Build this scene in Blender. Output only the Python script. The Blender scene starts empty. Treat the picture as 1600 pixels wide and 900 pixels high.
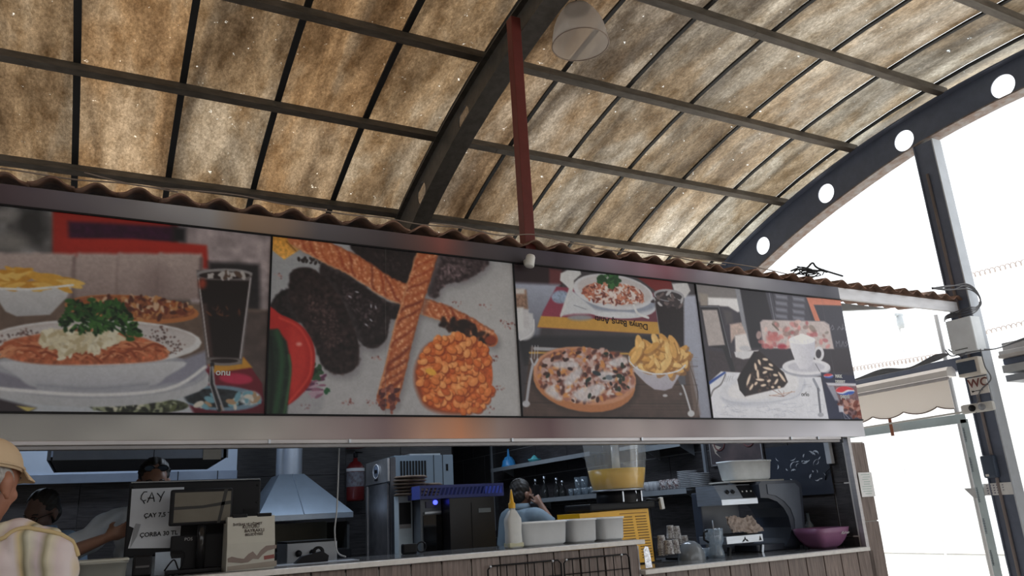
import bpy, bmesh, math, random
import numpy as np
from mathutils import Vector, Matrix, Euler
random.seed(7)
S = bpy.context.scene
COL = S.collection
PI = math.pi
# ---------------------------------------------------------------- camera
FPX, YAW, PITCH, ROLL, CAMH = 1195.0, 0.497258, 0.288591, -0.0575300, 1.35
_cy, _sy, _cp, _sp = math.cos(YAW), math.sin(YAW), math.cos(PITCH), math.sin(PITCH)
cF = Vector((_sy*_cp, _cy*_cp, _sp))
_r = Vector((_cy, -_sy, 0)); _u = _r.cross(cF)
cR = _r*math.cos(ROLL)+_u*math.sin(ROLL); cU = _u*math.cos(ROLL)-_r*math.sin(ROLL)
cam = bpy.data.cameras.new('camera'); co = bpy.data.objects.new('camera', cam); COL.objects.link(co)
cam.sensor_width = 36; cam.lens = 36*FPX/1600; cam.clip_start = 0.05; cam.clip_end = 400
mw = Matrix.Identity(4)
for i, v in enumerate((cR, cU, -cF)):
    for j in range(3): mw[j][i] = v[j]
mw[2][3] = CAMH
co.matrix_world = mw
S.camera = co
# ---------------------------------------------------------------- light
w = bpy.data.worlds.new('hazy_sky'); S.world = w; w.use_nodes = True
bg = w.node_tree.nodes['Background']; bg.inputs[0].default_value = (0.93, 0.97, 1.0, 1); bg.inputs[1].default_value = 1.35
sl = bpy.data.lights.new('sun', 'SUN'); so = bpy.data.objects.new('sun', sl); COL.objects.link(so)
sl.energy = 4.0; sl.angle = math.radians(1.5); sl.color = (1, .95, .88)
so.rotation_euler = Vector((-0.50, -0.42, -1.0)).to_track_quat('-Z', 'Y').to_euler()
vs = S.view_settings; vs.view_transform = 'Standard'; vs.look = 'None'; vs.gamma = 1; vs.use_curve_mapping = False; vs.exposure = 0.5

def at(px, py, X=None, Y=None, Z=None):
    """pixel of the 1600x900 photograph -> point on the plane X=, Y= or Z="""
    d = cF+cR*((px-800)/FPX)-cU*((py-450)/FPX)
    t = X/d.x if X is not None else Y/d.y if Y is not None else (Z-CAMH)/d.z
    q = d*t; q.z += CAMH
    return q
# ---------------------------------------------------------------- materials
def N(nt, t, **k):
    n = nt.nodes.new(t)
    for a, b in k.items(): setattr(n, a, b)
    return n
MATS = {}
def mat(name, col, rough=.6, metal=0, col2=None, scale=8, stretch=(1, 1, 1), bump=0, rnd=0, trans=0, alpha=1, emit=None, ior=1.45, detail=5, coat=0, contrast=(.35, .65)):
    if name in MATS: return MATS[name]
    m = bpy.data.materials.new(name); m.use_nodes = True; nt = m.node_tree; L = nt.links
    b = nt.nodes['Principled BSDF']
    def c4(c): return (c[0], c[1], c[2], 1)
    b.inputs['Base Color'].default_value = c4(col); b.inputs['Roughness'].default_value = rough; b.inputs['Metallic'].default_value = metal
    b.inputs['IOR'].default_value = ior
    if coat: b.inputs['Coat Weight'].default_value = coat; b.inputs['Coat Roughness'].default_value = .1
    if trans: b.inputs['Transmission Weight'].default_value = trans
    if emit: b.inputs['Emission Color'].default_value = c4(emit[0]); b.inputs['Emission Strength'].default_value = emit[1]
    if col2 is None and not trans: col2 = tuple(min(1, v*.86) for v in col)
    if col2 is not None:
        tc = N(nt, 'ShaderNodeTexCoord'); mp = N(nt, 'ShaderNodeMapping'); mp.inputs['Scale'].default_value = stretch
        L.new(tc.outputs['Object'], mp.inputs[0])
        no = N(nt, 'ShaderNodeTexNoise'); no.inputs['Scale'].default_value = scale; no.inputs['Detail'].default_value = detail; no.inputs['Roughness'].default_value = .6
        L.new(mp.outputs[0], no.inputs['Vector'])
        rp = N(nt, 'ShaderNodeValToRGB'); rp.color_ramp.elements[0].position = contrast[0]; rp.color_ramp.elements[1].position = contrast[1]
        rp.color_ramp.elements[0].color = c4(col2); rp.color_ramp.elements[1].color = c4(col)
        L.new(no.outputs['Fac'], rp.inputs[0]); src = rp.outputs[0]
        if rnd:
            oi = N(nt, 'ShaderNodeObjectInfo'); mr = N(nt, 'ShaderNodeMapRange'); mr.inputs[3].default_value = 1-rnd; mr.inputs[4].default_value = 1+rnd
            L.new(oi.outputs['Random'], mr.inputs[0])
            hv = N(nt, 'ShaderNodeHueSaturation'); L.new(mr.outputs[0], hv.inputs['Value']); L.new(src, hv.inputs['Color']); src = hv.outputs[0]
            ad = N(nt, 'ShaderNodeVectorMath', operation='SCALE'); L.new(oi.outputs['Random'], ad.inputs['Scale']); ad.inputs[0].default_value = (13, 7, 19)
            L.new(ad.outputs[0], mp.inputs['Location'])
        L.new(src, b.inputs['Base Color'])
        if bump:
            bp = N(nt, 'ShaderNodeBump'); bp.inputs['Strength'].default_value = bump; bp.inputs['Distance'].default_value = .01
            L.new(no.outputs['Fac'], bp.inputs['Height']); L.new(bp.outputs[0], b.inputs['Normal'])
    MATS[name] = m
    return m
def srgb(r, g, b):
    return tuple((v/255/12.92 if v <= 10 else ((v/255+.055)/1.055)**2.4) for v in (r, g, b))

def sheet_mat():
    m = bpy.data.materials.new('dirty_translucent_sheet'); m.use_nodes = True; nt = m.node_tree; L = nt.links
    nt.nodes.remove(nt.nodes['Principled BSDF']); out = nt.nodes['Material Output']
    tc = N(nt, 'ShaderNodeTexCoord')
    def noise(sc, st, det=6, rough=.6, dist=0):
        mp = N(nt, 'ShaderNodeMapping'); mp.inputs['Scale'].default_value = st; L.new(tc.outputs['Object'], mp.inputs[0])
        n = N(nt, 'ShaderNodeTexNoise'); n.inputs['Scale'].default_value = sc; n.inputs['Detail'].default_value = det; n.inputs['Roughness'].default_value = rough; n.inputs['Distortion'].default_value = dist
        L.new(mp.outputs[0], n.inputs['Vector']); return n.outputs['Fac']
    def ramp(src, pts):
        r = N(nt, 'ShaderNodeValToRGB'); e = r.color_ramp.elements
        e[0].position, e[0].color = pts[0][0], (*pts[0][1], 1); e[1].position, e[1].color = pts[-1][0], (*pts[-1][1], 1)
        for p, c in pts[1:-1]:
            q = e.new(p); q.color = (*c, 1)
        L.new(src, r.inputs[0]); return r.outputs[0]
    base = ramp(noise(1.3, (1.6, .5, .5), 4, .55, .4), [(.3, (.075, .050, .030)), (.45, (.14, .100, .064)), (.55, (.155, .125, .094)), (.7, (.23, .195, .156))])
    grain = ramp(noise(34, (1.4, .7, 1), 9, .84), [(.32, (.36, .32, .26)), (.5, (.84, .82, .78)), (.66, (1.5, 1.45, 1.38))])
    blot = ramp(noise(5.5, (1.4, .7, 1), 5, .6), [(.32, (.66, .60, .52)), (.5, (.95, .94, .92)), (.68, (1.2, 1.21, 1.22))])
    wave = ramp(noise(1.1, (2.4, .35, .3), 3, .5, .8), [(.36, (.42, .40, .39)), (.62, (1.3, 1.28, 1.25))])
    speck = ramp(noise(13, (1, 1, 1), 4, .7), [(.68, (0, 0, 0)), (.73, (.55, .55, .52))])
    def mul(a, b, t='MULTIPLY'):
        x = N(nt, 'ShaderNodeMix', data_type='RGBA', blend_type=t); x.inputs[0].default_value = 1
        x.clamp_result = False
        L.new(a, x.inputs[6]); L.new(b, x.inputs[7]); return x.outputs[2]
    c = mul(mul(mul(base, grain), wave), blot); c = mul(c, speck, 'ADD')
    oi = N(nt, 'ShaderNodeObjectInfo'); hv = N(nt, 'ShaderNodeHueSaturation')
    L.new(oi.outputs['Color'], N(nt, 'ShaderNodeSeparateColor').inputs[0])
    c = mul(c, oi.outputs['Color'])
    nt.nodes.remove(hv)
    tr = N(nt, 'ShaderNodeBsdfTranslucent'); L.new(c, tr.inputs[0])
    df = N(nt, 'ShaderNodeBsdfDiffuse'); L.new(c, df.inputs[0])
    gl = N(nt, 'ShaderNodeBsdfGlossy'); gl.inputs['Roughness'].default_value = .28; gl.inputs[0].default_value = (1, 1, 1, 1)
    a = N(nt, 'ShaderNodeMixShader'); a.inputs[0].default_value = .3; L.new(tr.outputs[0], a.inputs[1]); L.new(df.outputs[0], a.inputs[2])
    fr = N(nt, 'ShaderNodeLayerWeight'); fr.inputs[0].default_value = .08
    b = N(nt, 'ShaderNodeMixShader'); L.new(fr.outputs['Fresnel'], b.inputs[0]); L.new(a.outputs[0], b.inputs[1]); L.new(gl.outputs[0], b.inputs[2])
    L.new(b.outputs[0], out.inputs[0])
    MATS['sheet'] = m
    return m
sheet_mat()
STEEL = mat('painted_steel', (.085, .075, .065), .5, .2, col2=(.055, .048, .04), scale=14, bump=.05)
PURLIN = mat('weathered_purlin_steel', (.12, .10, .08), .55, .2, col2=(.07, .058, .045), scale=20, stretch=(.3, 1, 1))
DARKSTEEL = mat('blue_grey_painted_steel', (.14, .165, .23), .5, .1, scale=9)
BLACKRUB = mat('black_joint_strip', (.012, .012, .012), .6)
RED = mat('red_oxide_paint', (.13, .022, .018), .5, scale=12)
TILEF = mat('wood_look_front_tile', (.24, .185, .165), .45, col2=(.12, .09, .08), scale=9, stretch=(9, 9, .6), rnd=.14, bump=.12)
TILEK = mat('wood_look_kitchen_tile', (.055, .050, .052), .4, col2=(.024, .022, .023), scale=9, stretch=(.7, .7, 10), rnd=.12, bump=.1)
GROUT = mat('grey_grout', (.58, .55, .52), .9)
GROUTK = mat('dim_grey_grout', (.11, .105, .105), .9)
CLAY = mat('weathered_clay_tile', (.27, .15, .105), .85, col2=(.13, .08, .06), scale=14, rnd=.2, bump=.3)
STONE = mat('white_worktop_edge', (.74, .72, .70), .35, scale=30)
WORKTOP = mat('grey_polished_worktop', (.16, .165, .17), .10, scale=40, col2=(.10, .10, .105))
ALU = mat('brushed_aluminium', (.46, .44, .45), .42, .75, scale=5, stretch=(1, 1, 8))
STAIN = mat('brushed_stainless', (.50, .54, .6), .42, .9, col2=(.42, .44, .47), scale=6, stretch=(1, 1, 12))
STAINB = mat('dull_stainless_panel', (.34, .40, .50), .4, .7, col2=(.26, .31, .4), scale=3)
BLACK = mat('black_plastic', (.008, .008, .010), .45)
BLACK.node_tree.nodes['Principled BSDF'].inputs['Specular IOR Level'].default_value = .22
BLACKM = mat('matt_black_metal', (.010, .010, .011), .65)
BLACKM.node_tree.nodes['Principled BSDF'].inputs['Specular IOR Level'].default_value = .2
WHITEP = mat('white_plastic', (.72, .72, .70), .4)
MILKY = mat('milky_plastic', (.62, .64, .66), .35, scale=6, col2=(.54, .56, .58))
PAPER = mat('white_paper', (.62, .63, .64), .85, scale=3, col2=(.56, .57, .58))
INK = mat('black_ink', (.01, .01, .012), .8)
GREYP = mat('light_grey_enamel', (.45, .48, .5), .4)
CONC = mat('pale_concrete', (.5, .48, .45), .9, scale=3, bump=.1)
CEILM = mat('dark_ceiling_board', (.10, .10, .11), .8)
GLASS = mat('clear_glass', (.95, .97, .98), .03, trans=1, ior=1.3)
CABLE = mat('grey_cable_sheath', (.16, .17, .19), .5)
# ---------------------------------------------------------------- mesh helpers
class MB:
    def __init__(s): s.v = []; s.f = []; s.sm = []
    def add(s, vs_, fs, smooth=False):
        o = len(s.v); s.v += [tuple(v) for v in vs_]; s.f += [tuple(i+o for i in f) for f in fs]; s.sm += [smooth]*len(fs); return s
    def box(s, c, d, M=None, b=0):
        """chamfered box: centre, full size"""
        x, y, z = (k/2 for k in d); c = Vector(c)
        if b <= 0:
            vs_ = [Vector((i*x, j*y, k*z)) for i in (-1, 1) for j in (-1, 1) for k in (-1, 1)]
            fs = [(0, 1, 3, 2), (4, 6, 7, 5), (0, 4, 5, 1), (2, 3, 7, 6), (0, 2, 6, 4), (1, 5, 7, 3)]
        else:
            b = min(b, x*.9, y*.9, z*.9); bm = bmesh.new(); bmesh.ops.create_cube(bm, size=1)
            bmesh.ops.scale(bm, vec=(d[0], d[1], d[2]), verts=bm.verts)
            bmesh.ops.bevel(bm, geom=list(bm.edges), offset=b, segments=2, profile=.6, affect='EDGES')
            bm.verts.index_update(); vs_ = [v.co.copy() for v in bm.verts]; fs = [tuple(v.index for v in f.verts) for f in bm.faces]; bm.free()
        if M is not None: vs_ = [M @ v for v in vs_]
        return s.add([v+c for v in vs_], fs)
    def bar(s, a, b_, w_, h, up=(0, 0, 1)):
        a, b_ = Vector(a), Vector(b_); d = (b_-a).normalized(); r = d.cross(Vector(up)).normalized(); u = r.cross(d)
        vs_ = [p+r*(i*w_/2)+u*(j*h/2) for p in (a, b_) for i, j in ((-1, -1), (1, -1), (1, 1), (-1, 1))]
        return s.add(vs_, [(0, 1, 2, 3), (7, 6, 5, 4), (0, 4, 5, 1), (1, 5, 6, 2), (2, 6, 7, 3), (3, 7, 4, 0)])
    def tube(s, pts, r, n=8, cap=True):
        pts = [Vector(p) for p in pts]; m = len(pts); rr = r if isinstance(r, (list, tuple)) else [r]*m
        vs_ = []; pu = None
        for i, p in enumerate(pts):
            d = (pts[min(i+1, m-1)]-pts[max(i-1, 0)])
            d = d.normalized() if d.length > 1e-9 else Vector((0, 0, 1))
            if pu is None: pu = Vector((0, 0, 1)) if abs(d.z) < .9 else Vector((1, 0, 0))
            x = d.cross(pu).normalized(); y = x.cross(d).normalized(); pu = y
            vs_ += [p+x*(rr[i]*math.cos(2*PI*k/n))+y*(rr[i]*math.sin(2*PI*k/n)) for k in range(n)]
        fs = [(i*n+k, i*n+(k+1) % n, (i+1)*n+(k+1) % n, (i+1)*n+k) for i in range(m-1) for k in range(n)]
        if cap: fs += [tuple(range(n)), tuple((m-1)*n+k for k in reversed(range(n)))]
        return s.add(vs_, fs, True)
    def lathe(s, prof, c=(0, 0, 0), n=24, axis=None, sx=1, sy=1):
        """prof: list of (r, z); revolve about Z (or axis matrix)"""
        c = Vector(c); vs_ = []; fs = []
        for r, z in prof: vs_ += [Vector((max(r, 1e-4)*sx*math.cos(2*PI*k/n), max(r, 1e-4)*sy*math.sin(2*PI*k/n), z)) for k in range(n)]
        for i in range(len(prof)-1): fs += [(i*n+k, i*n+(k+1) % n, (i+1)*n+(k+1) % n, (i+1)*n+k) for k in range(n)]
        if axis is not None: vs_ = [axis @ v for v in vs_]
        return s.add([v+c for v in vs_], fs, True)
    def prism(s, pts, off):
        """closed polygon of 3D points, extruded by vector off"""
        pts = [Vector(p) for p in pts]; n = len(pts); off = Vector(off)
        return s.add(pts+[p+off for p in pts], [tuple(reversed(range(n))), tuple(range(n, 2*n))]+[(i, (i+1) % n, n+(i+1) % n, n+i) for i in range(n)])
    def ell(s, c, r, M=None, n=16, m=10):
        vs_ = []; c = Vector(c)
        for i in range(m+1):
            a = PI*i/m
            vs_ += [Vector((r[0]*math.sin(a)*math.cos(2*PI*k/n), r[1]*math.sin(a)*math.sin(2*PI*k/n), r[2]*math.cos(a))) for k in range(n)]
        if M is not None: vs_ = [M @ v for v in vs_]
        fs = [(i*n+k, (i+1)*n+k, (i+1)*n+(k+1) % n, i*n+(k+1) % n) for i in range(m) for k in range(n)]
        return s.add([v+c for v in vs_], fs, True)
    def mesh(s, name):
        me = bpy.data.meshes.new(name); me.from_pydata(s.v, [], s.f)
        me.polygons.foreach_set('use_smooth', s.sm); me.validate(); me.update()
        return me
def obj(name, mb, m, parent=None, loc=None, smooth_fix=True):
    me = mb.mesh(name) if isinstance(mb, MB) else mb
    if isinstance(mb, MB) and smooth_fix:
        bm = bmesh.new(); bm.from_mesh(me); bmesh.ops.recalc_face_normals(bm, faces=bm.faces); bm.to_mesh(me); bm.free()
    o = bpy.data.objects.new(name, me); COL.objects.link(o)
    if m is not None and not me.materials: me.materials.append(m)
    if parent is not None: o.parent = parent
    if loc is not None: o.location = loc
    return o
def tag(o, label, cat, group=None, kind=None):
    o['label'] = label; o['category'] = cat
    if group: o['group'] = group
    if kind: o['kind'] = kind
    return o
def thing(name, label, cat, loc=(0, 0, 0), rz=0, group=None):
    o = bpy.data.objects.new(name, None); COL.objects.link(o); o.location = loc; o.rotation_euler = (0, 0, rz); o.empty_display_size = .1
    return tag(o, label, cat, group)
def struct(name, mb, m, parent=None):
    o = obj(name, mb, m, parent)
    if parent is None: o['kind'] = 'structure'
    return o
def dup(root, loc=None, rz=None, label=None, group=None):
    r = root.copy(); COL.objects.link(r)
    if loc is not None: r.location = loc
    if rz is not None: r.rotation_euler = (0, 0, rz)
    if label: r['label'] = label
    if group: r['group'] = group
    for ch in list(root.children):
        c = ch.copy(); COL.objects.link(c); c.parent = r
        for g in ch.children:
            d = g.copy(); COL.objects.link(d); d.parent = c
    return r
ORD = ['lowest', 'second', 'third', 'fourth', 'fifth', 'sixth', 'seventh', 'eighth', 'ninth', 'topmost']
def place(o, parent, loc):
    o.parent = parent; o.location = loc; return o
def text(name, s_, size, origin, xdir, up, m, parent, ext=.0006, align='LEFT', shear=0, bold=0):
    c = bpy.data.curves.new(name, 'FONT'); c.body = s_; c.size = size; c.extrude = ext; c.align_x = align; c.shear = shear; c.offset = bold; c.resolution_u = 3
    t = bpy.data.objects.new(name, c); COL.objects.link(t)
    dg = bpy.context.evaluated_depsgraph_get(); me = bpy.data.meshes.new_from_object(t.evaluated_get(dg)); bpy.data.objects.remove(t)
    X = Vector(xdir).normalized(); U = Vector(up); U = (U-X*U.dot(X)).normalized(); Z = X.cross(U)
    Mx = Matrix(((X.x, U.x, Z.x, origin[0]), (X.y, U.y, Z.y, origin[1]), (X.z, U.z, Z.z, origin[2]), (0, 0, 0, 1)))
    if parent is not None: Mx = Matrix.Translation(-Vector(parent_world(parent))) @ Mx
    me.transform(Mx); me.materials.clear(); me.materials.append(m)
    o = bpy.data.objects.new(name, me); COL.objects.link(o); o.parent = parent
    return o
def parent_world(p):
    v = Vector(p.location)
    while p.parent is not None: p = p.parent; v += Vector(p.location)
    return v

# ================================================================ STRUCTURE
D = 4.2                                  # plane of the sign and the counter front
# ground and floors
struct('floor', MB().box((2.0, 5.0, -.05), (12, 16, .1)), mat('terrace_floor_tile', (.33, .31, .28), .6, scale=2))
gp = MB(); gp.box((30, 20, -.16), (160, 160, .1)); tag(obj('ground', gp, mat('sunlit_paving', (.72, .70, .66), .9, scale=1)), 'pale sunlit paving outside beyond the terrace', 'ground'); bpy.data.objects['ground']['kind'] = 'structure'
struct('wall_added_left', MB().box((-4.6, -.2, 2.2), (.2, 8.4, 4.4)), mat('added_wall_ochre', (.22, .19, .16), .9, scale=3))  # unseen wall added to darken the left side of the sign
struct('wall_added_rear', MB().box((1.0, -4.2, 1.6), (12, .2, 3.2)), mat('added_wall_ochre', (.22, .19, .16), .9, scale=3))  # unseen wall added behind the camera to cut front light and reflections
# translucent vault -------------------------------------------------
RV, YV, ZV = 10.0, 3.4, 4.95-10.0
def vault(R_, Y):
    """height of the arc with radius R_ at depth Y"""
    return ZV+math.sqrt(R_*R_-(Y-YV)**2)
joints = [-4.2, -3.44, -2.685, -1.93, -1.175, -.42, .335, 1.09, 1.87, 2.6, 3.35, 4.05, 4.81, 5.56, 6.33, 7.03, 7.40]
ts = [math.asin((y-YV)/RV) for y in np.linspace(-1.5, 8.6, 25)]
roof = bpy.data.objects.new('ceiling', None); COL.objects.link(roof); roof['kind'] = 'structure'
tint = {2.6: (.92, .89, .87), 3.35: (.90, .93, .98), 4.05: (.93, 1.0, 1.08), 4.81: (1.04, 1.14, 1.25), 5.56: (1.5, 1.66, 1.84), 6.33: (1.15, 1.32, 1.5), 7.03: (1.9, 2.3, 2.7)}  # paler, bluer right panels: dirt tone plus hazy glare put into the colour
for k in range(len(joints)-1):
    x0, x1 = joints[k]+.004, joints[k+1]-.004; mb = MB(); nu = 6
    for top in (0, 1):
        vs_ = []
        for t in ts:
            for i in range(nu+1):
                R_ = RV+.30+.006*top
                vs_.append((x0+(x1-x0)*i/nu, YV+R_*math.sin(t), ZV+R_*math.cos(t)))
        W = nu+1
        fs = [(a*W+i, a*W+i+1, (a+1)*W+i+1, (a+1)*W+i) for a in range(len(ts)-1) for i in range(nu)]
        if top == 0: mb.add(vs_, fs, True)
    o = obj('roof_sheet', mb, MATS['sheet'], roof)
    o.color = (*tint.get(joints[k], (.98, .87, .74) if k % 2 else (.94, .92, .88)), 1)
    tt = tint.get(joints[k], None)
    if k:
        jb = MB(); x = joints[k]; wd = .026 if x < 3 else .018
        for a in range(len(ts)-1):
            p = [(YV+(RV+.278)*math.sin(t), ZV+(RV+.278)*math.cos(t)) for t in (ts[a], ts[a+1])]
            jb.bar((x, p[0][0], p[0][1]), (x, p[1][0], p[1][1]), wd*2, .02)
        obj('joint_strip', jb, BLACKRUB, roof)
# purlins, each one continuous length of box steel
names = {7.158: 'lowest steel roof purlin, just above the clay tiles', 6.06: 'second steel roof purlin up from the clay tiles', 5.005: 'third steel roof purlin up, passing under the lamp shade top',
         3.92: 'fourth steel roof purlin up, leaving the frame above the lamp', 2.88: 'steel roof purlin crossing the top right corner'}
for y, lb in list(names.items())+[(1.8, 'hidden'), (.75, 'hidden'), (-.3, 'hidden'), (8.2, 'hidden')]:
    z = vault(RV+.235, y); sl_ = -(y-YV)/RV
    a = math.atan(sl_); up = Vector((0, -math.sin(a), math.cos(a)))
    pb = MB(); pb.bar((-4.2, y, z), (7.19, y, z), .07, .07, up=up)
    for xj in (.0, .62, 1.35, 3.2, 4.6): pb.bar((xj, y, z), (xj+.008, y, z), .073, .073, up=up)
    if lb == 'hidden': continue
    tag(obj('roof_purlin', pb, PURLIN), lb, 'beam', 'roof purlins')
# arches ------------------------------------------------------------
def arch(X, m, label, fm, rbY, rbR, holes, hr, hc_, tw):
    root = thing('arch_beam', label, 'beam', (X, YV, 0))
    web = MB(); a0 = math.asin(-4.9/RV); a1 = math.asin(5.0/RV)
    hs = [math.asin((6.544-YV-1.05*k)/RV) for k in range(-1, 10)]; ro = .2
    def rb(a): return float(np.interp(YV+RV*math.sin(abs(a)), rbY, rbR))
    def pt(a, r, th): return (th, (RV+r)*math.sin(a), ZV+(RV+r)*math.cos(a))
    for i_, h in enumerate(hs):
        hu = hs[i_-1] if i_ else 2*h-hs[1]; hd = hs[i_+1] if i_ < len(hs)-1 else 2*h-hs[i_-1]; h_hi, h_lo = (h+hu)/2, (h+hd)/2; ang = sorted([2*PI*k/32 for k in range(32)]+[PI/4+PI/2*k+1e-4 for k in range(4)]); n = len(ang)
        def edge(q):
            cx, cz = math.cos(q), math.sin(q); t = 1/max(abs(cx), abs(cz)); sx, sz = cx*t, cz*t; a = h+(h_hi-h if sx > 0 else h-h_lo)*sx
            return a, (sz*ro if sz > 0 else -sz*rb(a))
        for th in (-.006, .006):
            if i_ in holes:
                vs_ = [pt(h+hr*math.cos(q)/RV, hc_+hr*math.sin(q), th) for q in ang]+[pt(*edge(q), th) for q in ang]
                web.add(vs_, [(k, (k+1) % n, n+(k+1) % n, n+k) for k in range(n)])
            else:
                vs_ = [pt(h, .02, th)]+[pt(*edge(q), th) for q in ang]; web.add(vs_, [(0, 1+k, 1+(k+1) % n) for k in range(n)])
        if i_ in holes:
            vs_ = [pt(h+hr*math.cos(q)/RV, hc_+hr*math.sin(q), th) for th in (-.006, .006) for q in ang]
            web.add(vs_, [(k, (k+1) % n, n+(k+1) % n, n+k) for k in range(n)], True)
    obj('web', web, m, root, smooth_fix=False)
    for nm in ('bottom_flange', 'top_flange'):
        fl = MB(); n = 40
        for k in range(n):
            u, v = a0+(a1-a0)*k/n, a0+(a1-a0)*(k+1)/n; ru, rv_ = (ro, ro) if nm[0] == 't' else (rb(u), rb(v))
            fl.bar(pt(u, ru, 0), pt(v, rv_, 0), .17 if nm[0] == 'b' else tw, .014)
        obj(nm, fl, fm if nm == 'bottom_flange' else m, root)
    return root
arch(2.60, STEEL, 'brown grey steel arch beam crossing the middle of the vaulted roof', STEEL, [4.0, 5.5, 6.2, 7.0], [-.08, -.155, -.20, -.27], (0, 1, 2), .112, .02, .11)
ar = arch(7.2, DARKSTEEL, 'dark steel arch beam with round holes at the open right end of the roof', mat('pale_rusty_flange', (.30, .28, .27), .7, scale=12, col2=(.2, .13, .10)), [3.2, 4.2, 5.2, 6.6], [-.14, -.15, -.20, -.24], tuple(range(11)), .112, .0, .17)
# red pole and lamp
pl = MB(); pl.box((2.468, 4.285, 3.99), (.08, .08, 1.86), b=.006)
tag(obj('red_pole', pl, RED), 'dark red square steel pole rising from the tiles to the arch', 'pole')
lp = at(907, 70, Y=4.15)
lamp = thing('pendant_lamp', 'bell shaped translucent ribbed lamp shade hanging from the roof on a wire', 'lamp', (lp.x, lp.y, lp.z))
prof = [(.212, 0), (.210, .03), (.203, .09), (.188, .16), (.163, .225), (.13, .28), (.10, .315)]
sh = MB(); n = 72; vs_ = []
for r, z in prof: vs_ += [Vector(((r+(.0025 if k % 2 else 0))*math.cos(2*PI*k/n), (r+(.0025 if k % 2 else 0))*math.sin(2*PI*k/n), z)) for k in range(n)]
sh.add(vs_, [(i*n+k, i*n+(k+1) % n, (i+1)*n+(k+1) % n, (i+1)*n+k) for i in range(len(prof)-1) for k in range(n)], True)
def thin_translucent(name, col, tr=.5, clear=.25, rough=.25):
    m = bpy.data.materials.new(name); m.use_nodes = True; nt = m.node_tree; L = nt.links; nt.nodes.remove(nt.nodes['Principled BSDF']); out = nt.nodes['Material Output']
    a = N(nt, 'ShaderNodeBsdfTranslucent'); a.inputs[0].default_value = (*col, 1)
    b = N(nt, 'ShaderNodeBsdfDiffuse'); b.inputs[0].default_value = (*col, 1)
    c = N(nt, 'ShaderNodeBsdfTransparent'); g = N(nt, 'ShaderNodeBsdfGlossy'); g.inputs['Roughness'].default_value = rough
    m1 = N(nt, 'ShaderNodeMixShader'); m1.inputs[0].default_value = 1-tr; L.new(a.outputs[0], m1.inputs[1]); L.new(b.outputs[0], m1.inputs[2])
    m2 = N(nt, 'ShaderNodeMixShader'); m2.inputs[0].default_value = clear; L.new(m1.outputs[0], m2.inputs[1]); L.new(c.outputs[0], m2.inputs[2])
    m3 = N(nt, 'ShaderNodeMixShader'); m3.inputs[0].default_value = .07; L.new(m2.outputs[0], m3.inputs[1]); L.new(g.outputs[0], m3.inputs[2])
    L.new(m3.outputs[0], out.inputs[0]); return m
obj('lamp_shade', sh, thin_translucent('frosted_acrylic', (.66, .6, .55), .5, .38), lamp)
rm = MB(); rm.tube([(0.214*math.cos(2*PI*k/48), 0.214*math.sin(2*PI*k/48), 0) for k in range(49)], .005, 6, False); obj('rim', rm, mat('shade_rim', (.30, .23, .19), .4), lamp)
cp = MB(); cp.lathe([(.0, .33), (.03, .33), (.1, .322), (.104, .31), (.085, .305)], n=32); obj('cap', cp, mat('shade_cap', (.22, .2, .19), .4), lamp)
wr = MB(); wr.tube([(0, 0, .33), (0, 0, vault(RV+.29, lp.y)-lp.z)], .006, 6); obj('wire', wr, BLACK, lamp)
# ------------------------------------------------- kiosk shell
wr_ = MB(); wr_.box((5.315, 8.40, 1.43), (.17, 8.1, 2.86))
W_R = struct('wall_right', wr_, mat('side_wall_grout', (.30, .30, .31), .9))
tm = MB(); tm.box((0, 0, 0), (.012, .790, .390), b=.002); tme = tm.mesh('tile')
tme.materials.append(TILEK)
for r in range(6):
    z = .45+.4*r+.0
    for c in range(10):
        y0 = 4.42+.8*c-(.4 if r % 2 else 0)
        o = obj('tile', tme, None, W_R, (5.226, y0+.4, z))
        if c == 0 and r % 2:
            o.scale = (1, .5, 1); o.location.y = 4.62
tmn = MB(); tmn.box((0, 0, 0), (.012, .15, .394), b=.002); tmn = tmn.mesh('tile'); tmn.materials.append(TILEK)
for r in range(6): obj('tile', tmn, None, W_R, (5.226, 4.335, .45+.4*r))
tr_ = MB(); tr_.box((5.222, 4.215, 1.38), (.035, .045, .83), b=.003); struct('trim_1', tr_, ALU)
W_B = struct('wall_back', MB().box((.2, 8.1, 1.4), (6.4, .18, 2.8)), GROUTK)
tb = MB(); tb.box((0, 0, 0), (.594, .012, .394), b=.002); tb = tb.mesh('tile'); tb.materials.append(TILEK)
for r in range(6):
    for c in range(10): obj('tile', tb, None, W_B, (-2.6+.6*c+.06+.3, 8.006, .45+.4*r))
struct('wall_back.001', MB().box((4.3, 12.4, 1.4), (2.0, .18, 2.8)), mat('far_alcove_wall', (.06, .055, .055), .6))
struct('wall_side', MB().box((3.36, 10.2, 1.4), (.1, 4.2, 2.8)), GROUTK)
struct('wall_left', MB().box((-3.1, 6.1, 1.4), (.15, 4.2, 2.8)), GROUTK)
struct('ceiling.001', MB().box((1.0, 8.4, 2.83), (8.4, 8.1, .08)), CEILM)
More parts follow.
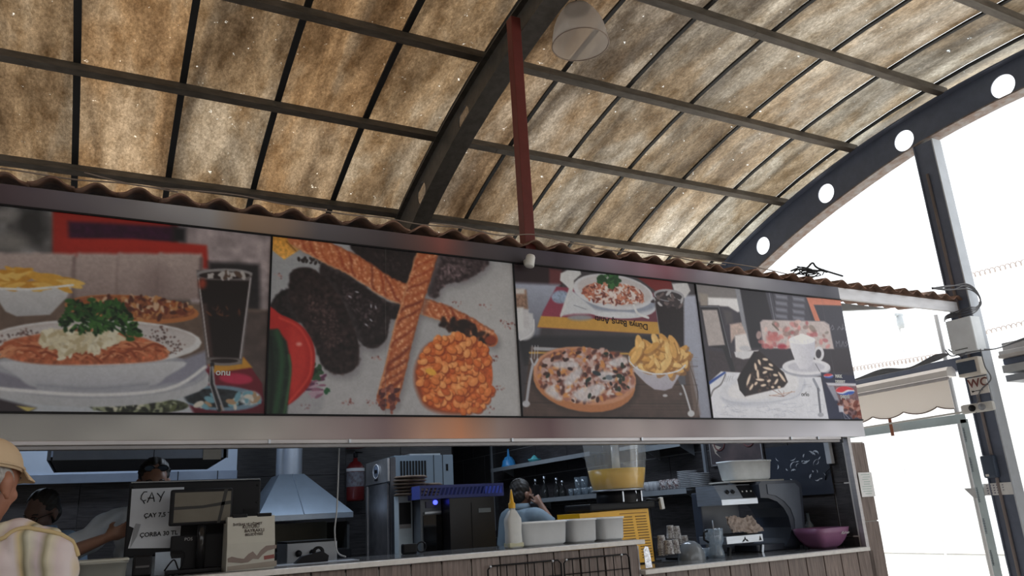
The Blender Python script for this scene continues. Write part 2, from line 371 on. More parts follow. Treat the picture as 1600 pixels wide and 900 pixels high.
# front pillar and counter fronts with plank tiles ------------------
W_F = struct('wall_front', MB().box((5.315, 4.265, .88), (.19, .09, 1.76)), GROUT)
pt_ = MB(); pt_.box((0, 0, 0), (.173, .014, .591), b=.002); pt_ = pt_.mesh('plank_tile'); pt_.materials.append(TILEF)
for z in (1.455, .855, .255): obj('plank_tile', pt_, None, W_F, (5.322, 4.213, z))
C1 = struct('wall_counter_left', MB().box((.55, 4.33, .555), (5.08, .22, 1.11)), GROUT)
for k in range(28):
    x = 3.004-.091+.0-.1815*k
    for z in (.83, .23): obj('plank_tile', pt_, None, C1, (x+.003, 4.213, z))
ck = MB(); ck.box((0, 0, 0), (.07, .014, .594), b=.002); ck = ck.mesh('plank_tile'); ck.materials.append(TILEF)
for z in (.83, .23): obj('plank_tile', ck, None, C1, (3.047, 4.213, z))
cheek = MB(); cheek.box((3.098, 4.34, .56), (.012, .24, 1.12), b=.002); obj('edge_trim', cheek, ALU, C1)
C2 = struct('wall_counter_right', MB().box((4.16, 4.33, .465), (2.1, .22, .93)), GROUT)
for k in range(12):
    for z in (.65, .05): obj('plank_tile', pt_, None, C2, (3.2+.1815*k, 4.213, z))
wt = thing('worktop', 'raised counter top with white edge carrying the till and tubs', 'counter')
obj('slab', MB().prism([(-2.0, 4.225, 1.132), (3.10, 4.225, 1.132), (3.10, 4.58, 1.132), (2.80, 4.58, 1.132), (2.80, 4.80, 1.132), (-2.0, 4.80, 1.132)], (0, 0, .028)), WORKTOP, wt)
obj('white_edge', MB().box((.56, 4.196, 1.143), (5.12, .06, .028), b=.005), STONE, wt)
wt2 = thing('worktop', 'lower counter top with white edge carrying the coffee machine', 'counter')
obj('slab', MB().box((4.155, 4.60, .962), (2.09, .76, .028), b=.004), WORKTOP, wt2)
obj('white_edge', MB().box((4.155, 4.196, .960), (2.11, .06, .028), b=.005), STONE, wt2)
obj('counter_body', MB().box((4.15, 4.70, .47), (2.05, .5, .94)), BLACKM, wt2)
# ------------------------------------------------- tiled eave over the kiosk
ev = thing('tiled_eave', 'row of weathered brown clay roof tiles along the top of the sign', 'roof')
slope = math.radians(9)
def pantile():
    mb = MB(); W, Lh, t = .206, .46, .011; nx = 14; ny = 4; vs_ = []
    def prof_(u):
        # roll on the left, pan on the right
        return .036*math.cos(PI*(u-.5)/.62) if abs(u-.5) < .31 else .0 - .008*math.sin(PI*(abs(u-.5)-.31)/.19*.5)
    for th in (0, 1):
        for j in range(ny+1):
            for i in range(nx+1):
                u = i/nx; y = Lh*j/ny
                vs_.append((W*(u-.5), y, prof_(u)+y*math.tan(slope)+(t if th else 0)+.01))
    w1 = nx+1; off = w1*(ny+1)
    fs = []
    for j in range(ny):
        for i in range(nx):
            a = j*w1+i; fs += [(a, a+w1, a+w1+1, a+1), (off+a, off+a+1, off+a+w1+1, off+a+w1)]
    fs += [(i, i+1, off+i+1, off+i) for i in range(nx)]
    fs += [(ny*w1+i+1, ny*w1+i, off+ny*w1+i, off+ny*w1+i+1) for i in range(nx)]
    fs += [(j*w1, off+j*w1, off+(j+1)*w1, (j+1)*w1) for j in range(ny)]
    fs += [(j*w1+nx, (j+1)*w1+nx, off+(j+1)*w1+nx, off+j*w1+nx) for j in range(ny)]
    mb.add(vs_, fs, True); return mb
pm = obj('roof_tile', pantile(), CLAY, ev, (-1.537, 4.165, 3.058)).data
for k in range(1, 45):
    o = obj('roof_tile', pm, None, ev, (-1.537+.2*k, 4.165+random.uniform(-.012, .012), 3.058+random.uniform(-.003, .003)))
    o.rotation_euler = (random.uniform(-.015, .015), random.uniform(-.03, .03), random.uniform(-.015, .015))
for k in range(45):
    o = obj('roof_tile', pm, None, ev, (-1.537+.2*k, 4.55+random.uniform(-.012, .012), 3.135))
    o.rotation_euler = (0, 0, random.uniform(-.02, .02))
bd = MB(); bd.box((2.75, 4.42, 3.085), (8.9, .03, .035)); obj('batten', bd, mat('old_red_board', (.16, .045, .03), .8), ev)
bd = MB(); bd.box((2.15, 5.2, 3.12), (7.4, 1.45, .04), Matrix.Rotation(.04, 3, 'X')); obj('deck', bd, mat('deck_board', (.2, .17, .15), .8), ev)
# ================================================================ SIGN BOARD
def vcol_mat(name, rough=.45, spec=.35):
    m = bpy.data.materials.new(name); m.use_nodes = True; nt = m.node_tree; b = nt.nodes['Principled BSDF']
    a = N(nt, 'ShaderNodeVertexColor'); a.layer_name = 'print'; nt.links.new(a.outputs[0], b.inputs['Base Color'])
    b.inputs['Roughness'].default_value = rough; b.inputs['Specular IOR Level'].default_value = spec
    tc = N(nt, 'ShaderNodeTexCoord'); no = N(nt, 'ShaderNodeTexNoise'); no.inputs['Scale'].default_value = 3
    nt.links.new(tc.outputs['Object'], no.inputs['Vector'])
    bp = N(nt, 'ShaderNodeBump'); bp.inputs['Strength'].default_value = .05; bp.inputs['Distance'].default_value = .02
    nt.links.new(no.outputs['Fac'], bp.inputs['Height']); nt.links.new(bp.outputs[0], b.inputs['Normal'])
    return m
PRINT = vcol_mat('printed_vinyl')
_F, _R, _U = (np.array(v) for v in (cF, cR, cU))
def unproj(p):
    """print-drawing points (photo pixels) -> metres on the sign plane"""
    p = np.asarray(p, float); d = _F+_R*((p[:, :1]-800)/FPX)-_U*((p[:, 1:]-450)/FPX)
    t = D/d[:, 1]; return np.stack([d[:, 0]*t, d[:, 2]*t+CAMH], 1)
rng = np.random.default_rng(3)
def vnoise(h, w_, cell, seed=0):
    r = np.random.default_rng(seed); gh, gw = int(h/cell)+3, int(w_/cell)+3; g = r.random((gh, gw))
    y = np.arange(h)/cell; x = np.arange(w_)/cell; yi = y.astype(int); xi = x.astype(int)
    fy = (y-yi)[:, None]; fx = (x-xi)[None]; fy = fy*fy*(3-2*fy); fx = fx*fx*(3-2*fx)
    a = g[yi][:, xi]; b = g[yi][:, xi+1]; c = g[yi+1][:, xi]; d = g[yi+1][:, xi+1]
    return (a*(1-fx)+b*fx)*(1-fy)+(c*(1-fx)+d*fx)*fy
def spline(p, k=5, closed=True):
    p = np.asarray(p, float); n = len(p); out = []
    rngi = range(n if closed else n-1)
    for i in rngi:
        g = (lambda j: p[j % n]) if closed else (lambda j: p[min(max(j, 0), n-1)])
        a, b, c, d = g(i-1), g(i), g(i+1), g(i+2)
        for s_ in range(k):
            t = s_/k; out.append(.5*((2*b)+(-a+c)*t+(2*a-5*b+4*c-d)*t*t+(-a+3*b-3*c+d)*t**3))
    if not closed: out.append(p[-1])
    return np.array(out)
class Canvas:
    def __init__(s, x0, x1, z0, z1, q=.0038):
        s.x0, s.x1, s.z0, s.z1 = x0, x1, z0, z1; s.w = int((x1-x0)/q)+1; s.h = int((z1-z0)/q)+1; s.q = q
        s.a = np.ones((s.h, s.w, 3))*.5; s.o = (0, 0, 1); s.gain = 1.0
    def use(s, ox, oy, k): s.o = (ox, oy, k); return s
    def px(s, p):
        p = np.asarray(p, float)/s.o[2]+np.array(s.o[:2]); m = unproj(p)
        return np.stack([(m[:, 0]-s.x0)/(s.x1-s.x0)*(s.w-1), (s.z1-m[:, 1])/(s.z1-s.z0)*(s.h-1)], 1)
    def col(s, c): return np.array(c, float)/255
    def mask(s, P_, soft, pad=3):
        x0, y0 = np.floor(P_.min(0)-pad-soft).astype(int); x1, y1 = np.ceil(P_.max(0)+pad+soft).astype(int)+1
        x0, y0 = max(x0, 0), max(y0, 0); x1, y1 = min(x1, s.w), min(y1, s.h)
        if x0 >= x1 or y0 >= y1: return None
        return x0, x1, y0, y1, np.stack(np.meshgrid(np.arange(x0, x1), np.arange(y0, y1)), -1).astype(float)
    def polymask(s, P_, soft=.7):
        r = s.mask(P_, soft)
        if r is None: return None
        x0, x1, y0, y1, g = r; d = np.full(g.shape[:2], 1e9); ins = np.zeros(g.shape[:2], bool); n = len(P_)
        for i in range(n):
            a, b = P_[i], P_[(i+1) % n]; e = b-a; v = g-a; L2 = e@e+1e-9
            t = np.clip((v@e)/L2, 0, 1); q = v-t[..., None]*e; d = np.minimum(d, (q**2).sum(-1))
            c = (a[1] > g[..., 1]) != (b[1] > g[..., 1])
            if abs(e[1]) > 1e-9: ins ^= c & (g[..., 0] < e[0]*(g[..., 1]-a[1])/e[1]+a[0])
        d = np.sqrt(d); sd = np.where(ins, d, -d)
        return x0, x1, y0, y1, np.clip(sd/max(soft, .5)*.5+.5, 0, 1)
    def comp(s, r, c, alpha=1, c2=None, ang=90, tex=0, cell=4, seed=1):
        if r is None: return
        x0, x1, y0, y1, m = r; c = s.col(c); f = np.broadcast_to(c, m.shape+(3,)).copy()
        if c2 is not None:
            yy, xx = np.mgrid[0:m.shape[0], 0:m.shape[1]]; dx, dy = math.cos(math.radians(ang)), math.sin(math.radians(ang))
            t = xx*dx+yy*dy; t = (t-t.min())/(t.max()-t.min()+1e-9); f = c*(1-t[..., None])+s.col(c2)*t[..., None]
        if tex:
            n = vnoise(m.shape[0], m.shape[1], cell, seed)*.6+vnoise(m.shape[0], m.shape[1], cell/2.3, seed+9)*.4
            f = f*(1+tex*(n[..., None]-.5)*2)
        s.a[y0:y1, x0:x1] = s.a[y0:y1, x0:x1]*(1-alpha*m[..., None])+f*(alpha*m[..., None])
    def poly(s, pts, c, soft=.8, sp=False, **k):
        p = spline(pts) if sp else np.asarray(pts, float); s.comp(s.polymask(s.px(p), soft), c, **k); return s
    def ell(s, cx, cy, rx, ry, c, rot=0, soft=.8, n=28, **k):
        t = np.linspace(0, 2*PI, n, endpoint=False); ca, sa = math.cos(math.radians(rot)), math.sin(math.radians(rot))
        x, y = rx*np.cos(t), ry*np.sin(t); return s.poly(np.stack([cx+x*ca-y*sa, cy+x*sa+y*ca], 1), c, soft, **k)
    def line(s, pts, w_, c, soft=.8, sp=False, alpha=1, **k):
        """stroke; w_ in drawing units"""
        p = spline(pts, 5, False) if sp else np.asarray(pts, float); P_ = s.px(p); wc = w_/s.o[2]*(.0038/s.q)
        r = s.mask(P_, soft, wc+2)
        if r is None: return s
        x0, x1, y0, y1, g = r; d = np.full(g.shape[:2], 1e9)
        for i in range(len(P_)-1):
            a, b = P_[i], P_[i+1]; e = b-a; v = g-a; t = np.clip((v@e)/(e@e+1e-9), 0, 1); q = v-t[..., None]*e; d = np.minimum(d, (q**2).sum(-1))
        s.comp((x0, x1, y0, y1, np.clip((wc/2-np.sqrt(d))/max(soft, .5)+.5, 0, 1)), c, alpha, **k); return s
    def blobs(s, pts, n, cols, size, ar=1.6, sp=True, seed=1, soft=.7, alpha=1, rot=None, edge=None):
        """many small ellipses whose centres lie inside the outline"""
        r = random.Random(seed); p = spline(pts) if sp else np.asarray(pts, float)
        lo, hi = p.min(0), p.max(0); k = 0; tries = 0
        while k < n and tries < n*20:
            tries += 1; x, y = r.uniform(lo[0], hi[0]), r.uniform(lo[1], hi[1]); ins = False
            for i in range(len(p)):
                a, b = p[i], p[(i+1) % len(p)]
                if (a[1] > y) != (b[1] > y) and x < (b[0]-a[0])*(y-a[1])/(b[1]-a[1])+a[0]: ins = not ins
            if not ins: continue
            k += 1; q = size*r.uniform(.6, 1.3); ro = r.uniform(0, 180) if rot is None else rot+r.uniform(-25, 25); c = r.choice(cols)
            if edge: s.ell(x+q*.15, y+q*.22, q*1.08, q/ar*1.12, edge, ro, soft, 12, alpha=alpha*.7)
            s.ell(x, y, q, q/ar, c, ro, soft, 12, alpha=alpha)
            if edge: s.ell(x-q*.2, y-q/ar*.25, q*.45, q/ar*.35, tuple(min(255, v+28) for v in c), ro, 1.2, 10, alpha=alpha*.6)
        return s
    def blur(s, n, box=None):
        a = s.a
        for _ in range(n):
            b = np.pad(a, ((1, 1), (1, 1), (0, 0)), 'edge'); a = (b[:-2, 1:-1]+b[2:, 1:-1]+b[1:-1, :-2]+b[1:-1, 2:]+b[1:-1, 1:-1]*2)/6
        s.a = a; return s
    def grain(s, k=.022):
        n = (vnoise(s.h, s.w, 2.2, 31)-.5)*1.0+(vnoise(s.h, s.w, 5, 32)-.5)*.8+(vnoise(s.h, s.w, 17, 33)-.5)*.6
        s.a = np.clip(s.a*(1+k*2*n[..., None]), 0, 1); return s
    def mesh(s, name, parent, m, y):
        X, Z = np.meshgrid(np.linspace(s.x0, s.x1, s.w), np.linspace(s.z1, s.z0, s.h)); n = s.w*s.h
        me = bpy.data.meshes.new(name); me.vertices.add(n)
        me.vertices.foreach_set('co', np.stack([X.ravel(), np.full(n, y), Z.ravel()], 1).astype('f').ravel())
        i = (np.arange(s.h-1)[:, None]*s.w+np.arange(s.w-1)[None]).ravel(); f = np.stack([i, i+s.w, i+s.w+1, i+1], 1)
        me.loops.add(f.size); me.loops.foreach_set('vertex_index', f.ravel().astype('i')); me.polygons.add(len(f))
        me.polygons.foreach_set('loop_start', (np.arange(len(f))*4).astype('i')); me.update(calc_edges=True)
        c = np.clip(s.a*s.gain, 0, 1); c = np.where(c <= .04045, c/12.92, ((c+.055)/1.055)**2.4)
        at_ = me.color_attributes.new('print', 'FLOAT_COLOR', 'POINT')
        at_.data.foreach_set('color', np.concatenate([c.reshape(-1, 3), np.ones((n, 1))], 1).astype('f').ravel())
        return obj(name, me, m, parent)
sign = thing('sign_board', 'long printed sign of four food photographs over the kiosk opening', 'sign')
obj('backing_panel', MB().box((2.0, 4.235, 2.43), (6.86, .06, 1.25)), mat('sign_backing', (.4, .4, .4), .6), sign)
# blurred bands above and below the pictures
def band(name, z0, z1, stops, y=4.2, x0=-1.43, x1=5.43, vert=(1, 1)):
    cv = Canvas(x0, x1, z0, z1, .02); xs = np.linspace(x0, x1, cv.w)
    px_ = [at(a, b, Y=D).x for a, b, _ in stops]; cc = np.array([c for _, _, c in stops], float)/255
    row = np.stack([np.interp(xs, px_, cc[:, i]) for i in range(3)], 1)
    g = np.linspace(vert[0], vert[1], cv.h)[:, None, None]
    cv.a = row[None]*g*(1+.12*(vnoise(cv.h, cv.w, 9, 5)-.5))[..., None]
    return cv.mesh(name, sign, PRINT, y)
BT = [(0, 300, (84, 70, 78)), (120, 310, (110, 104, 112)), (230, 320, (140, 138, 142)), (330, 330, (160, 160, 164)), (380, 340, (165, 140, 118)), (440, 350, (150, 128, 112)), (500, 350, (95, 92, 98)),
      (600, 365, (84, 76, 80)), (650, 370, (105, 78, 76)), (690, 375, (140, 84, 78)), (740, 380, (86, 76, 80)), (800, 390, (72, 68, 76)), (870, 400, (70, 62, 74)), (930, 405, (120, 112, 128)), (1000, 410, (150, 120, 135)),
      (1040, 415, (140, 92, 105)), (1090, 420, (140, 130, 142)), (1170, 430, (170, 170, 180)), (1240, 440, (120, 120, 134)), (1285, 445, (78, 78, 92)), (1312, 450, (105, 105, 118))]
BB = [(0, 665, (160, 160, 158)), (200, 665, (172, 172, 170)), (400, 665, (178, 175, 172)), (560, 665, (150, 134, 136)), (600, 665, (140, 118, 122)), (660, 665, (190, 150, 132)), (720, 665, (210, 145, 108)), (780, 665, (165, 145, 140)),
      (860, 668, (110, 84, 88)), (900, 668, (150, 135, 136)), (1000, 668, (188, 176, 176)), (1080, 668, (150, 138, 142)), (1150, 668, (176, 172, 178)), (1250, 670, (205, 205, 216)), (1350, 670, (228, 230, 240))]
band('upper_band', 2.947, 3.056, BT, vert=(1.05, .9))
band('lower_band', 1.80, 1.93, BB, vert=(.95, 1.02))
fl_ = MB()
for z in (2.943, 1.932): fl_.box((2.0, 4.196, z), (6.86, .012, .010))
obj('picture_border', fl_, BLACK, sign)
for x in (.752, 2.296, 3.842): obj('divider_strip', MB().box((x, 4.196, 2.437), (.010, .012, 1.01)), BLACK, sign)
# ---- picture 1: pasta plate
c = Canvas(-1.43, .748, 1.936, 2.94).use(0, 270, 2.307)
c.poly([(-200, 60), (1000, 60), (1000, 900), (-200, 900)], (100, 92, 90), tex=.35, cell=26)
c.poly([(-200, 60), (200, 60), (200, 300), (-200, 300)], (96, 96, 98), tex=.7, cell=20, seed=4)
c.ell(110, 190, 60, 60, (50, 50, 52), soft=9); c.ell(40, 250, 60, 30, (130, 128, 126), soft=9); c.ell(20, 150, 40, 25, (140, 138, 138), soft=7)
c.poly([(620, 150), (1000, 150), (1000, 520), (700, 520)], (172, 160, 164), tex=.25, cell=16, seed=8)
c.poly([(190, 120), (640, 130), (640, 260), (190, 300)], (168, 42, 32), soft=2)
c.poly([(245, 175), (630, 195), (628, 250), (248, 240)], (56, 18, 50), soft=3, tex=.3, cell=6); c.poly([(620, 190), (670, 200), (668, 250), (620, 250)], (24, 24, 30), soft=4)
c.poly([(225, 236), (480, 238), (745, 262), (752, 345), (600, 350), (222, 300)], (186, 48, 36), soft=2, c2=(160, 38, 30))
c.poly([(750, 320), (935, 330), (938, 500), (760, 500)], (34, 32, 36), soft=4, tex=.3); c.blur(3)
for i, x in enumerate((-70, 60, 190, 350, 500, 645)):
    c.poly([(x-75, 300), (x-40, 290), (x+60, 292), (x+84, 305), (x+78, 430), (x+60, 455), (x-62, 455), (x-80, 420)], (196, 180, 176), soft=3, sp=True, c2=(150, 132, 130), tex=.06)
    c.line([(x+80, 310), (x+74, 450)], 9, (110, 92, 92), soft=5)
c.ell(560, 400, 40, 60, (120, 100, 100), soft=14, alpha=.5)
c.poly([(-200, 470), (250, 455), (700, 470), (1000, 500), (1000, 900), (-200, 900)], (112, 94, 84), soft=3, tex=.12, cell=14)
c.poly([(740, 500), (1000, 500), (1000, 900), (740, 760)], (86, 74, 72), soft=3, tex=.2, cell=18)
# fries bowl
c.poly([(-40, 412), (262, 404), (240, 450), (180, 512), (60, 518), (20, 500)], (222, 224, 228), soft=1, c2=(180, 182, 188), sp=False)
c.blobs([(-30, 412), (-10, 370), (60, 345), (150, 365), (250, 385), (255, 408)], 46, [(224, 170, 70), (236, 190, 96), (210, 150, 56), (240, 200, 110)], 46, 4.5, rot=8, seed=2)
c.line([(-40, 415), (100, 420), (262, 405)], 7, (236, 238, 240), sp=True)
# pizza behind
c.ell(475, 492, 243, 50, (190, 120, 72), rot=4); c.ell(478, 486, 225, 40, (150, 90, 60), rot=4, tex=.3)
c.blobs([(260, 480), (470, 445), (690, 480), (600, 520), (400, 530)], 190, [(196, 140, 90), (120, 60, 44), (214, 180, 150), (170, 96, 50), (90, 50, 40)], 13, 2, seed=3)
# placemat
c.poly([(735, 690), (880, 665), (945, 760), (955, 868), (-200, 868), (-200, 800)], (128, 36, 52), soft=1, c2=(96, 24, 40)); c.poly([(750, 690), (878, 664), (910, 702), (770, 722)], (206, 150, 56), soft=1.2)
c.ell(850, 742, 60, 20, (190, 50, 84), rot=4, soft=2)
c.ell(795, 812, 150, 46, (120, 150, 172), rot=3, soft=1.4); c.ell(780, 812, 120, 34, (40, 46, 52), rot=2, tex=.5, cell=5); c.ell(900, 812, 40, 26, (190, 200, 206), soft=2, tex=.3); c.blobs([(690, 830), (760, 800), (880, 790), (930, 830), (800, 850)], 22, [(220, 215, 205), (180, 150, 120), (120, 170, 190)], 18, 2, seed=5)
c.poly([(-200, 800), (640, 770), (700, 868), (-200, 868)], (196, 204, 214), soft=2); c.ell(500, 840, 180, 30, (70, 76, 60), tex=.6, cell=6); c.blobs([(330, 845), (500, 812), (670, 840), (500, 865)], 60, [(150, 158, 130), (40, 44, 40), (96, 104, 70), (210, 210, 190)], 14, 2, seed=9)
c.poly([(-60, 800), (130, 848), (100, 868), (-100, 868)], (60, 52, 60), soft=2); c.poly([(60, 840), (130, 848), (100, 862)], (214, 200, 120))
# saucer and plate
c.ell(330, 745, 430, 100, (208, 212, 218), soft=1, c2=(190, 194, 202)); c.ell(330, 725, 418, 88, (176, 180, 192), soft=1.2); c.poly([(520, 720), (745, 640), (750, 700), (700, 750), (540, 770)], (150, 152, 170), soft=3)
c.poly([(-60, 700), (140, 760), (130, 780), (-60, 780)], (140, 140, 156), soft=2)
c.poly([(10, 680), (330, 700), (660, 680), (600, 735), (540, 768), (330, 782), (130, 774), (60, 730)], (222, 226, 232), sp=True, soft=1.5, c2=(180, 184, 196)); c.line([(140, 765), (330, 778), (530, 762)], 8, (160, 164, 178), sp=True, soft=5)
c.line([(-90, 770), (300, 800), (600, 780), (740, 700)], 10, (232, 234, 238), sp=True, soft=2)
c.ell(335, 612, 392, 84, (232, 234, 238), soft=1); c.ell(335, 604, 372, 68, (196, 188, 190), soft=1.5, c2=(216, 210, 208)); c.ell(335, 618, 385, 74, (224, 226, 230), soft=2, alpha=.35)
for k, (x, y) in enumerate([(20, 600), (60, 585), (100, 575), (560, 590), (600, 600), (640, 620), (620, 640), (580, 570), (30, 630)]): c.blobs([(x-40, y), (x, y-16), (x+40, y), (x, y+16)], 12, [(80, 62, 60), (120, 90, 86)], 4, 1.5, seed=20+k)
ps = [(10, 660), (20, 610), (120, 585), (300, 560), (500, 590), (600, 640), (580, 675), (400, 690), (150, 690)]
c.poly(ps, (190, 108, 74), sp=True, soft=1.5, tex=.3, cell=5)
r0 = random.Random(4)
for k in range(150):
    t = r0.uniform(0, PI*2); x = 300+270*r0.uniform(-1, 1); y = 640+32*r0.uniform(-1, 1)*(1-abs(x-300)/420)
    a = r0.uniform(-.8, .8); L_ = r0.uniform(24, 56)
    c.line([(x-L_*math.cos(a), y-L_*.5*math.sin(a)), (x, y-14), (x+L_*math.cos(a), y+L_*.5*math.sin(a))], 7, r0.choice([(214, 136, 96), (226, 156, 116), (186, 100, 66), (150, 76, 50)]), sp=True)
ch = [(140, 600), (180, 565), (260, 570), (420, 580), (428, 615), (370, 625), (350, 655), (300, 640), (240, 660), (215, 672), (205, 630), (150, 625)]
c.poly(ch, (222, 214, 186), sp=True, soft=1, tex=.1, cell=4); c.blobs(ch, 70, [(240, 236, 214), (228, 220, 190), (200, 186, 150)], 20, 2.6, seed=6)
pr = [(215, 560), (240, 500), (245, 460), (330, 470), (420, 465), (460, 500), (500, 570), (480, 598), (420, 560), (330, 575)]
c.blobs(pr, 260, [(30, 66, 30), (46, 92, 40), (18, 40, 20), (64, 112, 50)], 14, 2.4, seed=7)
for e in [(250, 462), (330, 458), (420, 470), (500, 585), (470, 600), (250, 490)]: c.line([(340, 530), ((340+e[0])/2, (530+e[1])/2-10), e], 5, (36, 76, 34), sp=True); c.ell(e[0], e[1], 16, 8, (46, 92, 40))
# glass of cola
c.poly([(708, 350), (910, 360), (872, 690), (745, 690)], (110, 104, 106), soft=1); c.poly([(714, 385), (900, 390), (862, 668), (752, 664)], (24, 14, 14), soft=1.5)
c.poly([(720, 468), (745, 472), (768, 660), (752, 664)], (70, 52, 50), soft=2); c.ell(809, 365, 101, 20, (150, 148, 150)); c.ell(809, 370, 92, 14, (40, 30, 30)); c.blobs([(730, 372), (809, 360), (890, 372), (809, 382)], 16, [(190, 186, 186), (90, 70, 60)], 14, 2, seed=11)
c.line([(716, 380), (752, 664)], 4, (190, 186, 188)); c.line([(903, 380), (866, 668)], 5, (180, 176, 180)); c.ell(808, 682, 64, 14, (130, 124, 124)); c.ell(808, 678, 50, 8, (40, 30, 30)); c.ell(730, 400, 14, 18, (150, 60, 40), soft=3); c.blobs([(730, 490), (850, 485), (850, 520), (760, 520)], 12, [(120, 70, 40), (60, 36, 30)], 12, 3, seed=12, alpha=.7)
# cutlery
c.line([(765, 690), (760, 750), (790, 855)], 13, (40, 40, 46)); c.line([(766, 700), (772, 760), (806, 855)], 6, (160, 160, 166)); c.line([(758, 700), (756, 760), (784, 852)], 3, (190, 190, 196))
c.blur(1).grain()
c.gain = .92  # dimmer left picture: shade at this end put into its colours
P1 = c.mesh('picture', sign, PRINT, 4.199)
text('lettering', 'onu', .048, (at(336.5, 586, Y=D).x, 4.1975, at(336.5, 586, Y=D).z), (1, 0, .0), (0, 0, 1), PAPER, sign, bold=.001)
bpy.context.view_layer.update()
# ---- picture 2: meatballs, bread, beans
c = Canvas(.757, 2.291, 1.936, 2.94).use(400, 350, 2.727)
c.poly([(-50, 0), (1200, 0), (1200, 900), (-50, 900)], (168, 170, 176), c2=(178, 178, 182), ang=80, tex=.03, cell=30)
c.ell(130, 200, 160, 90, (150, 156, 162), soft=26, alpha=.6); c.poly([(780, 330), (1090, 160), (1120, 160), (1130, 820), (900, 820), (1010, 600)], (190, 190, 192), soft=30, alpha=.6)
for k, (x, y) in enumerate([(1065, 420), (1080, 430), (860, 340), (380, 750), (400, 755), (215, 775), (1010, 570), (1030, 700), (1000, 790), (520, 570), (90, 220), (980, 350), (740, 230), (495, 760)]): c.blobs([(x-22, y-10), (x+22, y-8), (x+18, y+14), (x-18, y+12)], 7, [(150, 110, 108), (120, 70, 66), (176, 150, 148)], 5, 1.6, seed=30+k)
c.blobs([(190, 140), (280, 150), (270, 170), (195, 165)], 12, [(40, 34, 34)], 9, 1.6, seed=50)
c.poly([(68, 50), (190, 60), (210, 95), (120, 152), (66, 110)], (214, 150, 60), soft=1.2, tex=.2, c2=(236, 180, 90)); c.line([(130, 75), (170, 115)], 5, (150, 90, 30))
def patty(pts, base, lo, hi, seed, n=150):
    c.poly([(x+10, y+16) for x, y in pts], (96, 92, 98), sp=True, soft=9, alpha=.6)
    c.poly(pts, base, sp=True, soft=1.6, tex=.35, cell=6, seed=seed); c.blobs(pts, n*2, [lo, lo, base, base, hi], 8, 1.5, seed=seed, soft=2.2, alpha=.6); c.blobs([(x*.5+sum(p[0] for p in pts)/len(pts)*.5, y*.5+sum(p[1] for p in pts)/len(pts)*.5) for x, y in pts], n, [hi, base, tuple(min(255, v*1.5) for v in hi)], 5, 1.8, seed=seed+1, soft=1.6, alpha=.55)
patty([(400, 90), (560, 100), (700, 120), (690, 240), (620, 260), (520, 200)], (34, 26, 28), (18, 14, 16), (54, 42, 44), 61, 60)
patty([(770, 130), (960, 140), (985, 175), (900, 235), (800, 260), (770, 310), (735, 300), (740, 220)], (62, 50, 54), (34, 26, 30), (112, 96, 100), 62, 150)
patty([(75, 320), (130, 280), (220, 280), (260, 400), (190, 420), (60, 395)], (26, 20, 22), (14, 12, 14), (44, 34, 36), 63, 60)
patty([(285, 160), (360, 190), (440, 250), (560, 330), (615, 340), (610, 400), (570, 410), (555, 490), (500, 530), (440, 500), (380, 400), (280, 260)], (36, 28, 30), (18, 14, 16), (70, 58, 62), 64, 170)
patty([(150, 210), (215, 185), (275, 215), (350, 300), (400, 400), (438, 520), (425, 610), (360, 640), (290, 610), (250, 520), (200, 430), (145, 340)], (40, 29, 30), (18, 13, 15), (74, 56, 56), 65, 260)
for x, y in [(490, 350), (510, 355), (430, 290), (470, 430), (490, 410), (560, 280), (600, 290), (400, 310)]: c.ell(x, y, 8, 3, (176, 176, 186), rot=random.uniform(0, 90), soft=1)
# tomato, pepper, onion
c.ell(200, 745, 90, 90, (150, 152, 160), soft=2, alpha=.5); c.blobs([(190, 700), (270, 640), (290, 710), (230, 745)], 30, [(140, 96, 120), (176, 150, 168), (96, 56, 84)], 22, 3, seed=71, rot=-20); c.blobs([(240, 600), (270, 600), (270, 650), (240, 660)], 22, [(28, 48, 34), (50, 80, 56)], 14, 1.8, seed=72); c.blobs([(285, 710), (318, 705), (312, 725)], 8, [(40, 90, 60)], 9, 1.6, seed=73)
c.poly([(40, 380), (110, 388), (190, 430), (240, 500), (252, 580), (235, 670), (190, 730), (130, 775), (60, 790)], (186, 44, 40), sp=True, soft=1.2, c2=(150, 26, 26), ang=60); c.line([(100, 400), (180, 440), (228, 520), (236, 590), (220, 660), (140, 760)], 9, (208, 66, 56), sp=True, soft=3)
c.poly([(140, 450), (200, 480), (222, 560), (210, 650), (150, 730)], (204, 60, 52), sp=True, soft=6, alpha=.7); c.ell(183, 512, 12, 8, (230, 150, 140), soft=2)
c.poly([(30, 450), (90, 448), (130, 500), (150, 600), (140, 700), (132, 812), (30, 812)], (26, 44, 34), sp=False, soft=2, tex=.2); c.line([(90, 460), (110, 560), (100, 700), (80, 812)], 20, (40, 74, 50), sp=True, soft=5); c.line([(140, 560), (146, 640), (120, 812)], 9, (60, 96, 64), sp=True, soft=3); c.line([(60, 480), (70, 640), (60, 812)], 12, (16, 28, 22), sp=True, soft=4)
